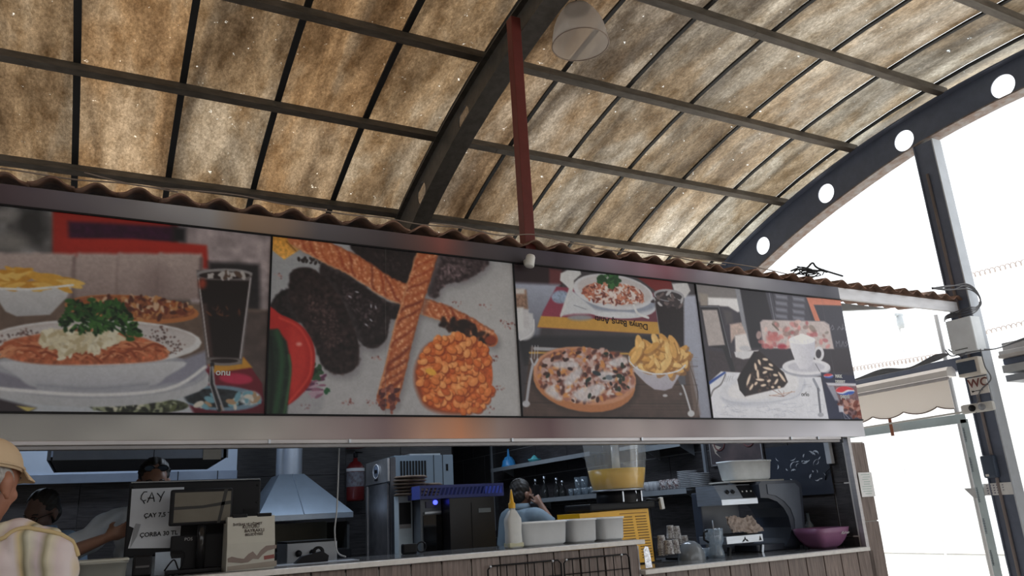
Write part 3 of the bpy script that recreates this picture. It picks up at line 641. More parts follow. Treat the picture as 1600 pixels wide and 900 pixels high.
# bread strips
def strip(pts, w_, seed, dark=None):
    c.line([(x+14, y+16) for x, y in pts], w_, (110, 106, 110), sp=True, soft=12, alpha=.55)
    c.line(pts, w_, (190, 112, 72), sp=True, soft=1.2); q = spline(pts, 9, False); r_ = random.Random(seed)
    for i in range(len(q)-1):
        p = q[i]; t = (q[i+1]-p); t = t/np.linalg.norm(t); n_ = np.array([-t[1], t[0]])
        for _ in range(9):
            o_ = r_.uniform(-.46, .46)*w_; x, y = p+n_*o_+t*r_.uniform(-8, 8); c.ell(x, y, r_.uniform(4, 9), r_.uniform(3, 5), r_.choice([(226, 160, 120), (214, 140, 98), (236, 180, 140), (176, 92, 56)]), rot=r_.uniform(0, 180), soft=1, alpha=.8)
    for i in range(1, len(q)-4, 3):
        p = q[i]; t = q[i+1]-p; t = t/np.linalg.norm(t); n_ = np.array([-t[1], t[0]]); L_ = r_.uniform(40, 70)
        c.line([p-n_*w_*.42-t*L_*.6, p-n_*w_*.1, p+n_*w_*.25+t*L_*.5, p+n_*w_*.40+t*L_], r_.uniform(8, 15), r_.choice([(126, 48, 30), (150, 62, 36), (110, 42, 28), (170, 84, 50)]), soft=4, sp=True, alpha=.75)
    for sg in (-1, 1):
        ed = []
        for i in range(0, len(q)-1):
            t = q[i+1]-q[i]; t = t/np.linalg.norm(t); ed.append(q[i]+np.array([-t[1], t[0]])*sg*w_*.46+np.array([r_.uniform(-3, 3), r_.uniform(-3, 3)]))
        c.line(ed, 7, (206, 150, 112) if sg > 0 else (150, 80, 50), soft=3, alpha=.8)
strip([(180, 55), (300, 120), (430, 185), (560, 270), (640, 300)], 92, 81)
strip([(700, 350), (800, 380), (900, 430), (1000, 490)], 72, 82)
c.blobs([(790, 420), (900, 425), (980, 480), (1000, 515), (900, 480)], 40, [(34, 22, 20), (60, 36, 28)], 20, 2, seed=83, soft=2); c.ell(1000, 495, 26, 20, (140, 60, 36), soft=2)
strip([(735, 110), (695, 240), (655, 370), (620, 500), (590, 630), (560, 740)], 92, 84)
c.blobs([(520, 760), (540, 700), (610, 700), (600, 770), (575, 805)], 40, [(110, 60, 56), (80, 44, 46), (150, 90, 76)], 14, 1.6, seed=85)
# beans
bn = [(690, 640), (700, 580), (740, 510), (830, 475), (930, 490), (990, 550), (1008, 660), (980, 750), (940, 795), (830, 800), (740, 770), (700, 700)]
c.poly([(x-16, y+10) for x, y in bn], (150, 70, 40), sp=True, soft=4); c.poly(bn, (196, 92, 44), sp=True, soft=1.2, tex=.2)
c.blobs(bn, 260, [(224, 128, 66), (214, 112, 52), (232, 146, 84), (200, 96, 44), (238, 160, 96)], 18, 1.35, seed=86, edge=(140, 56, 24)); c.ell(930, 793, 14, 12, (210, 120, 60)); c.ell(745, 630, 24, 14, (236, 176, 70), rot=20)
c.line([(552, 40), (552, 815)], 1.6, (120, 116, 116), alpha=.7)
c.blur(1).grain()
c.gain = 1.0
c.mesh('picture', sign, PRINT, 4.199)
# ---- picture 3: pizza and fries
c = Canvas(2.301, 3.837, 1.936, 2.94).use(800, 390, 3.103)
c.poly([(-20, 40), (1000, 40), (1000, 900), (-20, 900)], (70, 66, 72), tex=.1, cell=30)
c.poly([(-10, 60), (260, 80), (240, 180), (0, 165)], (40, 26, 32), soft=3); c.poly([(180, 90), (240, 100), (240, 170), (180, 170)], (100, 50, 54), soft=3)
c.poly([(0, 160), (230, 170), (150, 320), (120, 470), (10, 470)], (176, 184, 206), soft=4, c2=(90, 92, 104)); c.poly([(740, 230), (900, 220), (1000, 560), (1000, 820), (880, 820), (830, 480), (730, 440)], (182, 188, 208), soft=3, c2=(150, 154, 172))
c.poly([(600, 130), (770, 150), (780, 200), (700, 205)], (120, 34, 34), soft=2); c.poly([(20, 420), (720, 420), (740, 470), (820, 560), (60, 560)], (44, 44, 50), soft=4)
c.poly([(215, 180), (700, 210), (720, 412), (125, 378), (150, 300)], (110, 58, 72), soft=1.5, c2=(150, 60, 84), ang=180); c.ell(235, 230, 44, 32, (150, 166, 192), soft=2, tex=.2)
c.poly([(140, 322), (715, 352), (722, 412), (122, 376)], (204, 156, 72), soft=1); c.ell(330, 330, 60, 14, (150, 150, 158), soft=3)
# back plate
c.ell(490, 262, 210, 70, (196, 202, 214), rot=6, soft=1, c2=(214, 218, 226)); c.ell(500, 240, 205, 66, (150, 158, 178), rot=6, soft=3)
c.ell(490, 205, 196, 84, (214, 216, 224), rot=9, soft=1); c.ell(495, 200, 180, 70, (200, 196, 200), rot=9, soft=2)
c.ell(490, 212, 150, 52, (190, 130, 110), rot=6, tex=.3); c.blobs([(345, 200), (400, 165), (560, 170), (640, 230), (600, 260), (450, 262), (370, 235)], 280, [(222, 206, 202), (196, 120, 96), (150, 80, 64), (232, 222, 220), (206, 140, 112), (110, 60, 56)], 12, 2.8, seed=101)
c.blobs([(410, 150), (440, 122), (500, 125), (520, 170), (470, 180)], 46, [(40, 86, 46), (60, 112, 60), (34, 70, 40)], 15, 1.8, seed=102)
c.poly([(268, 100), (330, 100), (335, 120), (300, 150), (300, 180), (260, 310), (235, 330), (232, 318), (275, 190), (262, 175), (232, 150), (235, 115)], (216, 218, 222), soft=1.2)
c.poly([(280, 190), (400, 290), (390, 312), (300, 312), (250, 320)], (210, 214, 222), soft=2); c.line([(300, 270), (360, 290)], 5, (150, 156, 170)); c.poly([(775, 165), (850, 160), (865, 200), (840, 235), (790, 215)], (214, 214, 218), soft=1.5); c.line([(590, 270), (610, 310), (660, 330)], 16, (224, 226, 230), sp=True); c.ell(500, 315, 100, 14, (222, 226, 234), soft=2)
# cola glass
c.poly([(688, 215), (834, 235), (836, 480), (724, 450)], (52, 44, 50), soft=1.2); c.poly([(692, 262), (832, 282), (834, 480), (726, 440)], (36, 26, 30), soft=2, tex=.2); c.ell(760, 222, 74, 30, (170, 170, 178), rot=6); c.ell(760, 226, 64, 22, (52, 46, 50), rot=6); c.blobs([(700, 215), (760, 200), (825, 232), (820, 280), (700, 262)], 30, [(190, 190, 196), (110, 96, 96), (60, 50, 54)], 18, 2.5, seed=103); c.line([(690, 240), (722, 450)], 4, (150, 150, 160)); c.line([(832, 250), (834, 480)], 5, (150, 152, 164))
# sugar jar at left
c.ell(60, 390, 50, 50, (196, 198, 206), soft=2); c.poly([(12, 300), (100, 310), (108, 370), (60, 435), (12, 440)], (206, 208, 214), soft=2, sp=False); c.poly([(12, 190), (70, 195), (78, 290), (12, 285)], (150, 120, 104), soft=2, tex=.3, cell=4); c.poly([(15, 190), (60, 190), (60, 215), (15, 215)], (210, 206, 204), soft=2); c.poly([(20, 280), (56, 280), (60, 390), (20, 395)], (214, 216, 220), soft=2); c.poly([(52, 290), (80, 290), (84, 380), (58, 385)], (200, 200, 206), soft=2); c.line([(106, 340), (100, 400), (40, 440)], 7, (220, 222, 228), sp=True)
# tray boards
c.poly([(90, 470), (850, 510), (912, 818), (48, 818)], (92, 74, 68), soft=1.4, c2=(78, 62, 58), tex=.14, cell=20)
for y in (560, 650, 742): c.line([(60, y), (900, y+6)], 3, (40, 32, 30), alpha=.8)
for k in range(40): y = 520+7*k; c.line([(70, y), (900, y+random.uniform(-4, 6))], 2, (120, 100, 92), alpha=.25)
c.line([(850, 530), (900, 690), (888, 800)], 6, (36, 28, 26), sp=True); c.poly([(845, 510), (870, 520), (915, 800), (885, 818)], (130, 112, 104), soft=2, alpha=.6)
c.line([(85, 500), (562, 505)], 10, (200, 160, 84)); c.line([(110, 480), (250, 486)], 18, (176, 178, 186), soft=1)
c.ell(350, 640, 262, 148, (30, 22, 22), rot=8, soft=10, alpha=.7)
c.ell(350, 640, 250, 146, (198, 142, 100), rot=9, soft=1, c2=(186, 120, 78)); c.ell(352, 612, 252, 138, (206, 150, 118), rot=9, soft=1.2); c.ell(352, 608, 232, 122, (158, 104, 86), rot=9, soft=1.4, tex=.3, cell=6)
pz = [(130, 600), (180, 520), (330, 478), (480, 500), (580, 560), (590, 640), (520, 700), (360, 738), (220, 715), (150, 660)]
c.blobs(pz, 620, [(176, 120, 104), (206, 180, 176), (150, 84, 66), (110, 66, 60), (222, 208, 206), (190, 140, 120), (214, 150, 90), (90, 56, 54), (196, 160, 152)], 16, 1.9, seed=104, soft=1.4)
for a in [[(200, 545), (300, 540), (320, 570), (220, 575)], [(300, 690), (420, 650), (450, 680), (380, 735), (320, 730)], [(250, 640), (320, 570), (340, 600), (280, 660)], [(470, 540), (540, 520), (560, 550), (500, 570)], [(160, 690), (190, 660), (240, 720), (220, 730)], [(430, 590), (500, 600), (490, 640), (430, 635)]]: c.poly(a, (216, 214, 220), sp=True, soft=3, tex=.12, cell=5, alpha=.85)
c.blobs(pz, 40, [(56, 40, 44), (70, 44, 40), (40, 52, 44)], 13, 1.8, seed=105); c.ell(410, 600, 22, 10, (40, 52, 60), rot=20); c.ell(470, 620, 18, 12, (120, 130, 140), rot=10); c.line([(360, 640), (362, 662)], 8, (24, 40, 40))
# fork and knife
for dx in (-14, 0, 14): c.line([(112+dx, 465), (108+dx, 530)], 4, (196, 198, 206))
c.line([(92, 530), (106, 560), (124, 532)], 12, (190, 192, 200), sp=True); c.line([(100, 560), (84, 640), (70, 745)], 16, (176, 178, 188), sp=True, soft=1); c.ell(68, 748, 19, 16, (186, 188, 196)); c.line([(808, 625), (835, 680), (868, 790)], 14, (196, 198, 206), sp=True); c.ell(868, 795, 17, 16, (202, 204, 210)); c.poly([(800, 620), (838, 600), (842, 655), (815, 655)], (90, 90, 100), soft=1.5)
c.ell(742, 708, 12, 7, (190, 190, 196)); c.ell(817, 700, 7, 7, (150, 150, 156))
# fries bowl
c.poly([(575, 560), (842, 560), (800, 630), (775, 672), (740, 684), (690, 678), (650, 650), (600, 600)], (206, 204, 214), soft=1, c2=(176, 172, 188)); c.ell(703, 535, 140, 72, (222, 222, 230), rot=6); c.ell(703, 530, 122, 58, (170, 130, 90), rot=6)
c.blobs([(580, 510), (640, 445), (740, 440), (820, 480), (825, 560), (720, 590), (620, 565)], 60, [(232, 184, 110), (240, 200, 130), (214, 160, 84), (224, 172, 98)], 44, 2.7, seed=106, edge=(160, 108, 54)); c.line([(568, 540), (610, 580), (703, 604), (800, 590), (840, 560)], 9, (226, 226, 234), sp=True)
c.blur(1).grain()
c.gain = 1.0
c.mesh('picture', sign, PRINT, 4.199)
o_ = at(1012, 507, Y=D); text('lettering', 'Dünya Barış Anıtı', .062, (o_.x, 4.1975, o_.z), (-1, 0, .07), (0, 0, -1), mat('print_dark', (.03, .025, .03), .8), sign, bold=.0006)
# ---- picture 4: cake and coffee
c = Canvas(3.847, 5.43, 1.936, 2.94).use(1080, 420, 3.461)
c.poly([(-20, 60), (1000, 60), (1000, 900), (-20, 900)], (64, 60, 70), tex=.1, cell=30)
c.poly([(20, 80), (240, 100), (250, 160), (30, 180)], (128, 124, 126), soft=3); c.poly([(40, 130), (90, 140), (90, 215), (50, 205)], (150, 142, 136), soft=3)
c.poly([(90, 155), (250, 160), (310, 190), (300, 225), (250, 235), (200, 205), (90, 198)], (226, 226, 230), soft=2); c.poly([(235, 100), (265, 105), (325, 430), (300, 430)], (140, 142, 152), soft=1.5); c.poly([(262, 105), (400, 120), (440, 280), (380, 300), (380, 430), (320, 430)], (40, 36, 44), soft=2)
c.poly([(400, 120), (520, 135), (620, 150), (650, 290), (440, 280)], (74, 72, 84), soft=2); c.line([(420, 125), (450, 275)], 8, (120, 122, 134)); c.line([(438, 128), (468, 275)], 4, (40, 38, 46))
for x0 in (455, 548):
    for k in range(5): y = 140+k*35+(x0-455)*.12; c.poly([(x0, y), (x0+62, y+8), (x0+66, y+28), (x0+4, y+20)], (150, 152, 166), soft=3, c2=(96, 96, 110))
# chalkboard with orange frame
c.poly([(640, 150), (1000, 170), (1000, 450), (740, 440)], (64, 62, 74), soft=1.5); c.poly([(622, 155), (1000, 172), (1000, 205), (662, 195), (700, 290), (672, 290)], (208, 128, 104), soft=1.4)
for a in ([(752, 325), (764, 305), (772, 325), (760, 330)], [(790, 330), (800, 312), (812, 330)], [(820, 300), (815, 330), (826, 318), (835, 335)], [(745, 300), (750, 330)], [(785, 420), (782, 390), (792, 405), (800, 390), (804, 420)], [(812, 420), (820, 392), (828, 420)], [(845, 390), (832, 400), (845, 410), (834, 420)], [(852, 392), (872, 390)], [(862, 392), (862, 420)]): c.line(a, 4, (150, 150, 164), soft=1.4)
c.poly([(330, 430), (1000, 430), (1000, 560), (600, 560), (350, 500)], (58, 52, 60), soft=2); c.poly([(90, 440), (350, 470), (280, 560), (100, 600)], (66, 58, 64), soft=4, tex=.1)
# floral cushion
c.poly([(372, 290), (385, 276), (720, 284), (745, 300), (772, 434), (392, 430)], (198, 186, 186), soft=1.5, tex=.06); c.line([(385, 430), (372, 290), (390, 277), (715, 285), (745, 305), (770, 430)], 7, (150, 140, 146), alpha=.7)
c.blobs([(400, 300), (700, 300), (750, 420), (400, 425)], 60, [(176, 90, 96), (150, 120, 116), (206, 130, 130), (130, 118, 110), (222, 190, 186)], 18, 1.6, seed=120, soft=1.5, alpha=.7); c.ell(440, 375, 34, 24, (190, 104, 104), soft=5, alpha=.8); c.ell(490, 420, 24, 14, (170, 60, 76), soft=3); c.line([(440, 300), (470, 330)], 14, (110, 96, 90), soft=3)
# napkin holder
c.poly([(45, 200), (150, 200), (215, 470), (240, 560), (215, 560), (170, 430), (90, 420)], (40, 38, 44), soft=1.4); c.poly([(58, 222), (140, 222), (182, 412), (92, 418)], (176, 168, 168), soft=1.6, tex=.06); c.line([(50, 205), (148, 206), (215, 480)], 7, (110, 112, 122), soft=1); c.poly([(170, 220), (220, 230), (225, 290), (190, 300)], (84, 80, 84), soft=4)
c.poly([(208, 300), (270, 290), (300, 360), (240, 360), (215, 400)], (190, 170, 164), soft=2, tex=.12); c.poly([(235, 360), (295, 350), (325, 440), (240, 470)], (220, 216, 218), soft=2); c.poly([(232, 450), (365, 440), (340, 480), (280, 490), (240, 478)], (214, 214, 220), soft=1.4); c.ell(290, 430, 30, 14, (196, 196, 204), soft=2)
# placemat
c.poly([(160, 555), (700, 585), (745, 815), (115, 808), (98, 612)], (220, 222, 232), soft=1); c.poly([(95, 610), (180, 556), (188, 562), (96, 628)], (40, 70, 150), soft=1)
for k in range(26):
    x, y = random.uniform(130, 700), random.uniform(730, 800); c.line([(x, y), (x+random.uniform(10, 60), y+random.uniform(-12, 12)), (x+random.uniform(20, 90), y+random.uniform(-16, 16))], 2, (150, 156, 176), sp=True, alpha=.7)
for k in range(4): c.line([(190+12*k, 580), (180+11*k, 612)], 2, (120, 120, 130))
for k in range(5): c.line([(610, 625+3*k), (650, 628+3*k)], 1.4, (170, 172, 184), alpha=.7)
c.line([(106, 690), (120, 655), (160, 625), (185, 570)], 9, (110, 106, 112), sp=True)
# plate, cake
c.ell(390, 655, 228, 74, (150, 156, 176), rot=-10, soft=6, alpha=.6)
c.poly([(165, 690), (175, 640), (260, 580), (500, 538), (590, 565), (608, 620), (570, 700), (420, 728), (250, 725)], (214, 216, 226), sp=True, soft=1); c.poly([(200, 680), (240, 620), (500, 560), (575, 590), (560, 660), (420, 700), (260, 705)], (224, 224, 230), sp=True, soft=3); c.line([(170, 705), (250, 722), (420, 722), (570, 690), (605, 630)], 7, (190, 194, 208), sp=True, soft=1.5)
ck_ = [(340, 448), (368, 445), (430, 500), (500, 560), (522, 612), (500, 640), (290, 690), (262, 655), (250, 600), (262, 570)]
c.poly(ck_, (40, 28, 30), soft=1.2); c.poly([(340, 448), (356, 452), (300, 640), (292, 690), (262, 655), (250, 600)], (28, 20, 24), soft=1.4)
c.blobs([(350, 470), (430, 520), (505, 600), (480, 640), (310, 670), (310, 600)], 90, [(60, 42, 40), (90, 70, 64), (30, 20, 22)], 7, 1.6, seed=121)
for x, y, L_, a in [(310, 600, 34, -72), (325, 640, 20, -60), (348, 530, 22, 80), (360, 570, 26, 85), (368, 505, 16, 70), (415, 540, 30, 14), (398, 560, 14, -20), (372, 600, 24, 4), (455, 575, 14, 10), (460, 610, 18, -60), (420, 606, 12, -20), (390, 630, 16, -10), (350, 620, 12, -50), (490, 585, 34, 55), (400, 490, 16, 10), (430, 520, 14, 30), (440, 640, 9, 0), (475, 640, 9, 0)]: c.ell(x, y, L_, 7.5, (206, 186, 168), rot=a, soft=1); c.ell(x, y, L_*.7, 3.5, (226, 208, 190), rot=a, soft=1)
for e in [(440, 655), (470, 655), (500, 660), (545, 662), (420, 685), (480, 690)]: c.line([(500, 690), e], 3, (110, 66, 56), alpha=.9)
c.line([(430, 686), (560, 664)], 3, (190, 150, 130))
# coffee cup and saucer
c.ell(622, 540, 132, 46, (170, 172, 186), rot=1, soft=1.4); c.ell(622, 530, 130, 44, (222, 222, 230), rot=1, soft=1); c.ell(622, 530, 100, 28, (196, 196, 208), rot=1, soft=2)
c.ell(690, 460, 28, 40, (214, 214, 222)); c.ell(688, 460, 15, 24, (62, 56, 64)); c.poly([(528, 385), (670, 388), (668, 470), (650, 520), (625, 545), (585, 542), (562, 500), (540, 440)], (226, 226, 234), soft=1, c2=(196, 196, 210), ang=0); c.ell(598, 385, 72, 24, (232, 232, 238)); c.ell(600, 372, 44, 16, (240, 240, 244)); c.ell(598, 360, 16, 9, (244, 244, 248)); c.line([(672, 515), (695, 555)], 6, (90, 88, 100))
c.line([(662, 600), (690, 655)], 26, (150, 154, 168), soft=1); c.line([(685, 650), (700, 790)], 20, (110, 112, 124), soft=1); c.ell(700, 790, 16, 12, (170, 172, 184))
# soft drink advert
c.poly([(700, 560), (900, 580), (950, 830), (745, 815)], (44, 46, 70), soft=1.5, c2=(52, 56, 80))
c.ell(742, 579, 26, 12, (214, 216, 230)); c.poly([(717, 574), (735, 567), (765, 572), (745, 580), (720, 580)], (190, 50, 60), sp=True); c.poly([(720, 583), (745, 584), (766, 578), (760, 590), (735, 592)], (60, 90, 170), sp=True)
c.poly([(728, 618), (895, 622), (925, 800), (870, 810), (790, 715)], (120, 92, 98), soft=1.5, tex=.2); c.poly([(728, 616), (895, 620), (890, 634), (740, 632)], (200, 200, 210), soft=1); c.poly([(735, 632), (770, 632), (800, 712), (778, 712)], (150, 150, 166), soft=2); c.blobs([(800, 720), (900, 715), (925, 800), (850, 790)], 50, [(110, 50, 40), (150, 90, 76), (70, 40, 44), (190, 150, 140)], 18, 1.8, seed=130, alpha=.8)
c.poly([(795, 740), (822, 742), (825, 775), (800, 775)], (190, 190, 204), soft=1.2); c.line([(820, 775), (860, 815)], 4, (190, 190, 204)); c.line([(822, 780), (832, 812), (858, 814)], 3, (190, 190, 204))
c.ell(832, 660, 51, 24, (226, 228, 238), rot=4); c.poly([(783, 655), (800, 640), (835, 636), (868, 645), (878, 655), (845, 655), (815, 668), (786, 665)], (204, 54, 66), sp=True); c.poly([(792, 673), (820, 676), (850, 664), (881, 663), (874, 676), (845, 683), (810, 681)], (56, 90, 176), sp=True)
c.line([(690, 80), (830, 900)], 1.5, (130, 128, 138), alpha=.5)
c.blur(1).grain()
c.gain = 1.08  # brighter right picture: glare at this end put into its colours
c.mesh('picture', sign, PRINT, 4.199)
def plabel(s_, sz, px_, py_, m=PAPER, bold=0, sl_=(1, 0, 0)):
    o_ = at(px_, py_, Y=D); return text('lettering', s_, sz, (o_.x, 4.1975, o_.z), sl_, (0, 0, 1), m, sign, bold=bold)
plabel('pepsi', .052, 1313, 622, bold=.0012); plabel('MAX', .036, 1305, 590, bold=.0025); plabel('DESSERT', .030, 1305, 598, bold=.002); plabel('orfo', .05, 1252, 619, mat('print_grey', (.2, .2, .22), .8))
# fascia going on to the post, shutter rail, small sensor
fa = thing('fascia_board', 'bare pale aluminium fascia running on from the sign to the corner post', 'board')
obj('board', MB().box((6.26, 4.225, 3.008), (1.64, .03, .10), b=.003), mat('pale_aluminium', (.62, .61, .63), .45, .35, scale=5, stretch=(1, 1, 5)), fa)
rl = thing('shutter_rail', 'silver shutter rail under the lower edge of the food sign', 'rail')
obj('rail', MB().box((1.85, 4.21, 1.79), (6.55, .05, .022), b=.003), ALU, rl); obj('rail_lip', MB().box((1.85, 4.225, 1.770), (6.55, .05, .02), b=.003), mat('rail_shade', (.3, .29, .3), .5, .5), rl)
for px_ in (420, 545, 798, 1000, 1233, 1275): q = at(px_, 686, Y=D); obj('clip', MB().box((q.x, 4.18, 1.79), (.012, .012, .02)), STAIN, rl)
sp_ = at(828, 408, Y=4.13); se = thing('motion_sensor', 'small white cylindrical sensor fixed on the upper band of the sign', 'sensor', sp_)
Mx = Matrix.Rotation(math.radians(14), 3, 'Y'); sm_ = MB(); sm_.lathe([(0, -.04), (.028, -.04), (.033, -.034), (.031, .03), (.027, .04), (0, .04)], axis=Mx, n=24); obj('housing', sm_, WHITEP, se); obj('mount', MB().box((0, .04, .01), (.03, .05, .03), b=.004), WHITEP, se)
# ================================================================ RIGHT END: corner post, awning, street side
ps_ = thing('corner_post', 'tall blue grey steel corner post under the right arch', 'post', (7.17, 4.2, 0))
H_ = vault(RV-.165, 4.32)-.005
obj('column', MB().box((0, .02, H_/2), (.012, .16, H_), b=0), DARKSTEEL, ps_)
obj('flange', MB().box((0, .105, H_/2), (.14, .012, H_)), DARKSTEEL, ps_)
obj('flange', MB().box((0, -.095, H_/2), (.14, .012, H_)), mat('painted_skylight_flange', (.50, .54, .60), .5, scale=5), ps_)  # skylight on the near flange is put into its paler grey
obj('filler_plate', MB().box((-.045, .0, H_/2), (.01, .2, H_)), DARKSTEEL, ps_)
obj('conduit', MB().tube([(-.066, .028, 0), (-.066, .028, 4.4)], .014, 8), mat('brown_conduit', (.20, .17, .17), .5), ps_)
# electric enclosure
def panelbox(name, label, cat, q1, q2, X, depth, m, b=.004):
    """box hanging on an X plane; q1/q2 = opposite corners as seen"""
    a, c = at(*q1, X=X), at(*q2, X=X); root = thing(name, label, cat, (X+depth/2, (a.y+c.y)/2, (a.z+c.z)/2))
    o = obj('housing', MB().box((0, 0, 0), (depth, abs(a.y-c.y), abs(a.z-c.z)), b=b), m, root); return root, abs(a.y-c.y), abs(a.z-c.z)
ENC = mat('pale_grey_enclosure', (.78, .82, .86), .4, scale=4)
eb, ew, eh = panelbox('electric_box', 'pale grey metal electric box mounted on the corner post', 'box', (1477, 503), (1528, 546), 6.93, .14, ENC)
obj('door_edge', MB().box((-.073, 0, 0), (.006, ew*.97, eh*.97), b=.002), ENC, eb)
vt = MB()
for k in range(10): obj('vent_hole', MB().box((-.077, ew*.32-ew*.05*k, -eh*.40), (.003, .006, .010)), BLACKM, eb)
fl, fw, fh = panelbox('flood_light', 'old floodlight with dark glass and pale worn rim below the electric box', 'lamp', (1492, 563), (1533, 584), 6.95, .10, mat('worn_cream_rim', (.74, .70, .64), .6, scale=12), b=.012)
obj('glass', MB().box((-.052, .012, .0), (.008, fw*.82, fh*.66), b=.003), mat('dark_lamp_glass', (.06, .08, .12), .15), fl)
wc, ww, wh = panelbox('wc_sign', 'square pale sign reading WC with an arrow to the left', 'sign', (1511, 592), (1546, 613), 6.97, .008, mat('sign_cream', (.84, .80, .77), .6), b=.001)
wloc = wc.location
text('lettering', 'WC', .105, (6.964, wloc.y+.085, wloc.z-.01), (0, -1, 0), (0, 0, 1), mat('brown_red_ink', (.20, .07, .06), .7), wc, bold=.002)
arw = MB(); arw.prism([(-.0055, .03, -.045), (-.0055, .07, -.036), (-.0055, .065, -.056)], (.001, 0, 0)); arw.box((-.005, -.0, -.044), (.001, .07, .006)); obj('arrow', arw, INK, wc)
wc['kind'] = 'thing'; del wc['kind']
# end cap of the awning roller, black box and keypad on the post
ec = thing('socket_bar', 'white rounded end bracket with two dark sockets on the post', 'bracket', at(1528, 637, X=6.98))
obj('plate', MB().box((0, 0, 0), (.05, .30, .085), b=.03), WHITEP, ec)
for dy, m_ in ((.035, BLACK), (-.055, mat('grey_socket', (.3, .32, .36), .4))):
    kb = MB(); kb.lathe([(0, 0), (.03, 0), (.03, .012), (0, .012)], axis=Matrix.Rotation(-PI/2, 3, 'Y'), n=20); o = obj('socket', kb, m_, ec); o.location = (-.026, dy, 0)
bb = thing('junction_box', 'small dark blue grey box strapped to the corner post', 'box', at(1547, 729, X=7.085)); obj('housing', MB().box((0, 0, 0), (.07, .12, .20), b=.02), mat('navy_plastic', (.05, .07, .11), .5), bb)
obj('label_plate', MB().box((-.037, .02, -.075), (.003, .03, .02)), WHITEP, bb)
kp = thing('notice_board', 'white leaning board with a grid of small grey dots on the post', 'board', at(1558, 764, X=7.11))
Rk = Matrix.Rotation(0, 3, 'Z'); obj('board', MB().box((0, -.01, 0), (.014, .26, .105), b=.004), mat('white_board', (.75, .75, .76), .4), kp)
lw = MB(); lw.prism([(-.006, .11, .05), (-.006, .11, -.05), (-.006, .22, -.075), (-.006, .30, .02), (-.006, .2, .02)], (.012, 0, 0)); obj('torn_flap', lw, mat('torn_board', (.55, .56, .58), .6), kp)
for i in range(4):
    for j in range(4): obj('dot', MB().box((-.009, .08-.03*i, .033-.022*j), (.003, .014, .011), b=.003), mat('dot_grey', (.2, .2, .26), .6), kp)
for j in range(3): obj('dot', MB().box((-.009, -.06, .033-.022*j), (.003, .01, .008)), MATS['dot_grey'], kp)
# side beam, roller awning
AW = thin_translucent('cream_awning_fabric', (.86, .82, .78), .5, 0, .5)
bm_ = thing('side_beam', 'dark steel beam running from the post away over the awning', 'beam'); z0 = 2.475
obj('web', MB().box((7.22, 5.9, 2.50), (.09, 3.2, .125), b=.004), DARKSTEEL, bm_)
aw = thing('roller_awning', 'rolled cream awning cassette with scalloped valance beside the corner post', 'awning')
cs = MB(); pf = [(7.02, 2.385), (7.02, 2.44), (7.05, 2.475), (7.12, 2.48), (7.16, 2.45), (7.16, 2.385)]
cs.prism([(x, 4.42, z) for x, z in pf], (0, 3.0, 0)); obj('cassette', cs, mat('cream_cassette', (.82, .79, .77), .45, scale=3), aw)
lip = MB(); lip.box((7.03, 5.92, 2.365), (.03, 3.0, .03), b=.006); obj('cassette_lip', lip, mat('grey_lip', (.52, .50, .52), .5), aw)
va = MB(); n = 160; vs_ = []; ZT = 2.36
def scal(y): t = ((y-4.42)/.36) % 1; return 2.105-.045*abs(math.cos(PI*t))**.7 + .02
for th in (0, .004):
    for k in range(n+1):
        y = 4.44+2.9*k/n; wv = .006*math.sin(y*9)
        for j in range(5): vs_.append((7.045+wv*j/4+th, y, ZT+(scal(y)-ZT)*j/4))
fs = [(k*5+j, k*5+j+1, (k+1)*5+j+1, (k+1)*5+j) for k in range(n) for j in range(4)]; o5 = (n+1)*5
va.add(vs_, fs+[tuple(o5+i for i in reversed(f)) for f in fs], True); obj('valance', va, AW, aw)
pp = MB(); pp.tube([(7.042, 4.44+2.9*k/n, scal(4.44+2.9*k/n)) for k in range(n+1)], .006, 6); obj('piping', pp, mat('brown_piping', (.25, .19, .16), .7), aw)
ar_ = thing('curtain_rail', 'thin white rail running out from the end bracket under the valance', 'rail'); obj('rail', MB().bar((7.03, 4.35, 2.035), (7.03, 7.5, 2.005), .02, .016), WHITEP, ar_)
vn = thing('vinyl_curtain', 'clear vinyl side curtain with pale blue edging beside the post', 'curtain')
VB = mat('pale_blue_vinyl', (.50, .60, .64), .35, scale=4)
obj('top_hem', MB().box((7.09, 5.93, 1.985), (.006, 3.1, .085)), VB, vn)
obj('side_hem', MB().box((7.09, 4.40, 1.0), (.006, .07, 1.95)), VB, vn)
for k in range(5):
    q = Vector((7.085, 4.41, 1.9-.27*k)); text('lettering', ['ABCDAR', 'TAMER', 'SERVIS', 'BRANDA', 'TAMER'][k] if False else 'HHHHHH', .03, tuple(q), (0, 0, -1), (0, 1, 0), mat('hem_ink', (.08, .10, .14), .8), vn)
# rusty stain strap
obj('rust_strap', MB().box((7.03, 5.12, 1.99), (.01, .03, .17)), mat('rusty_strap', (.32, .12, .07), .8), vn)
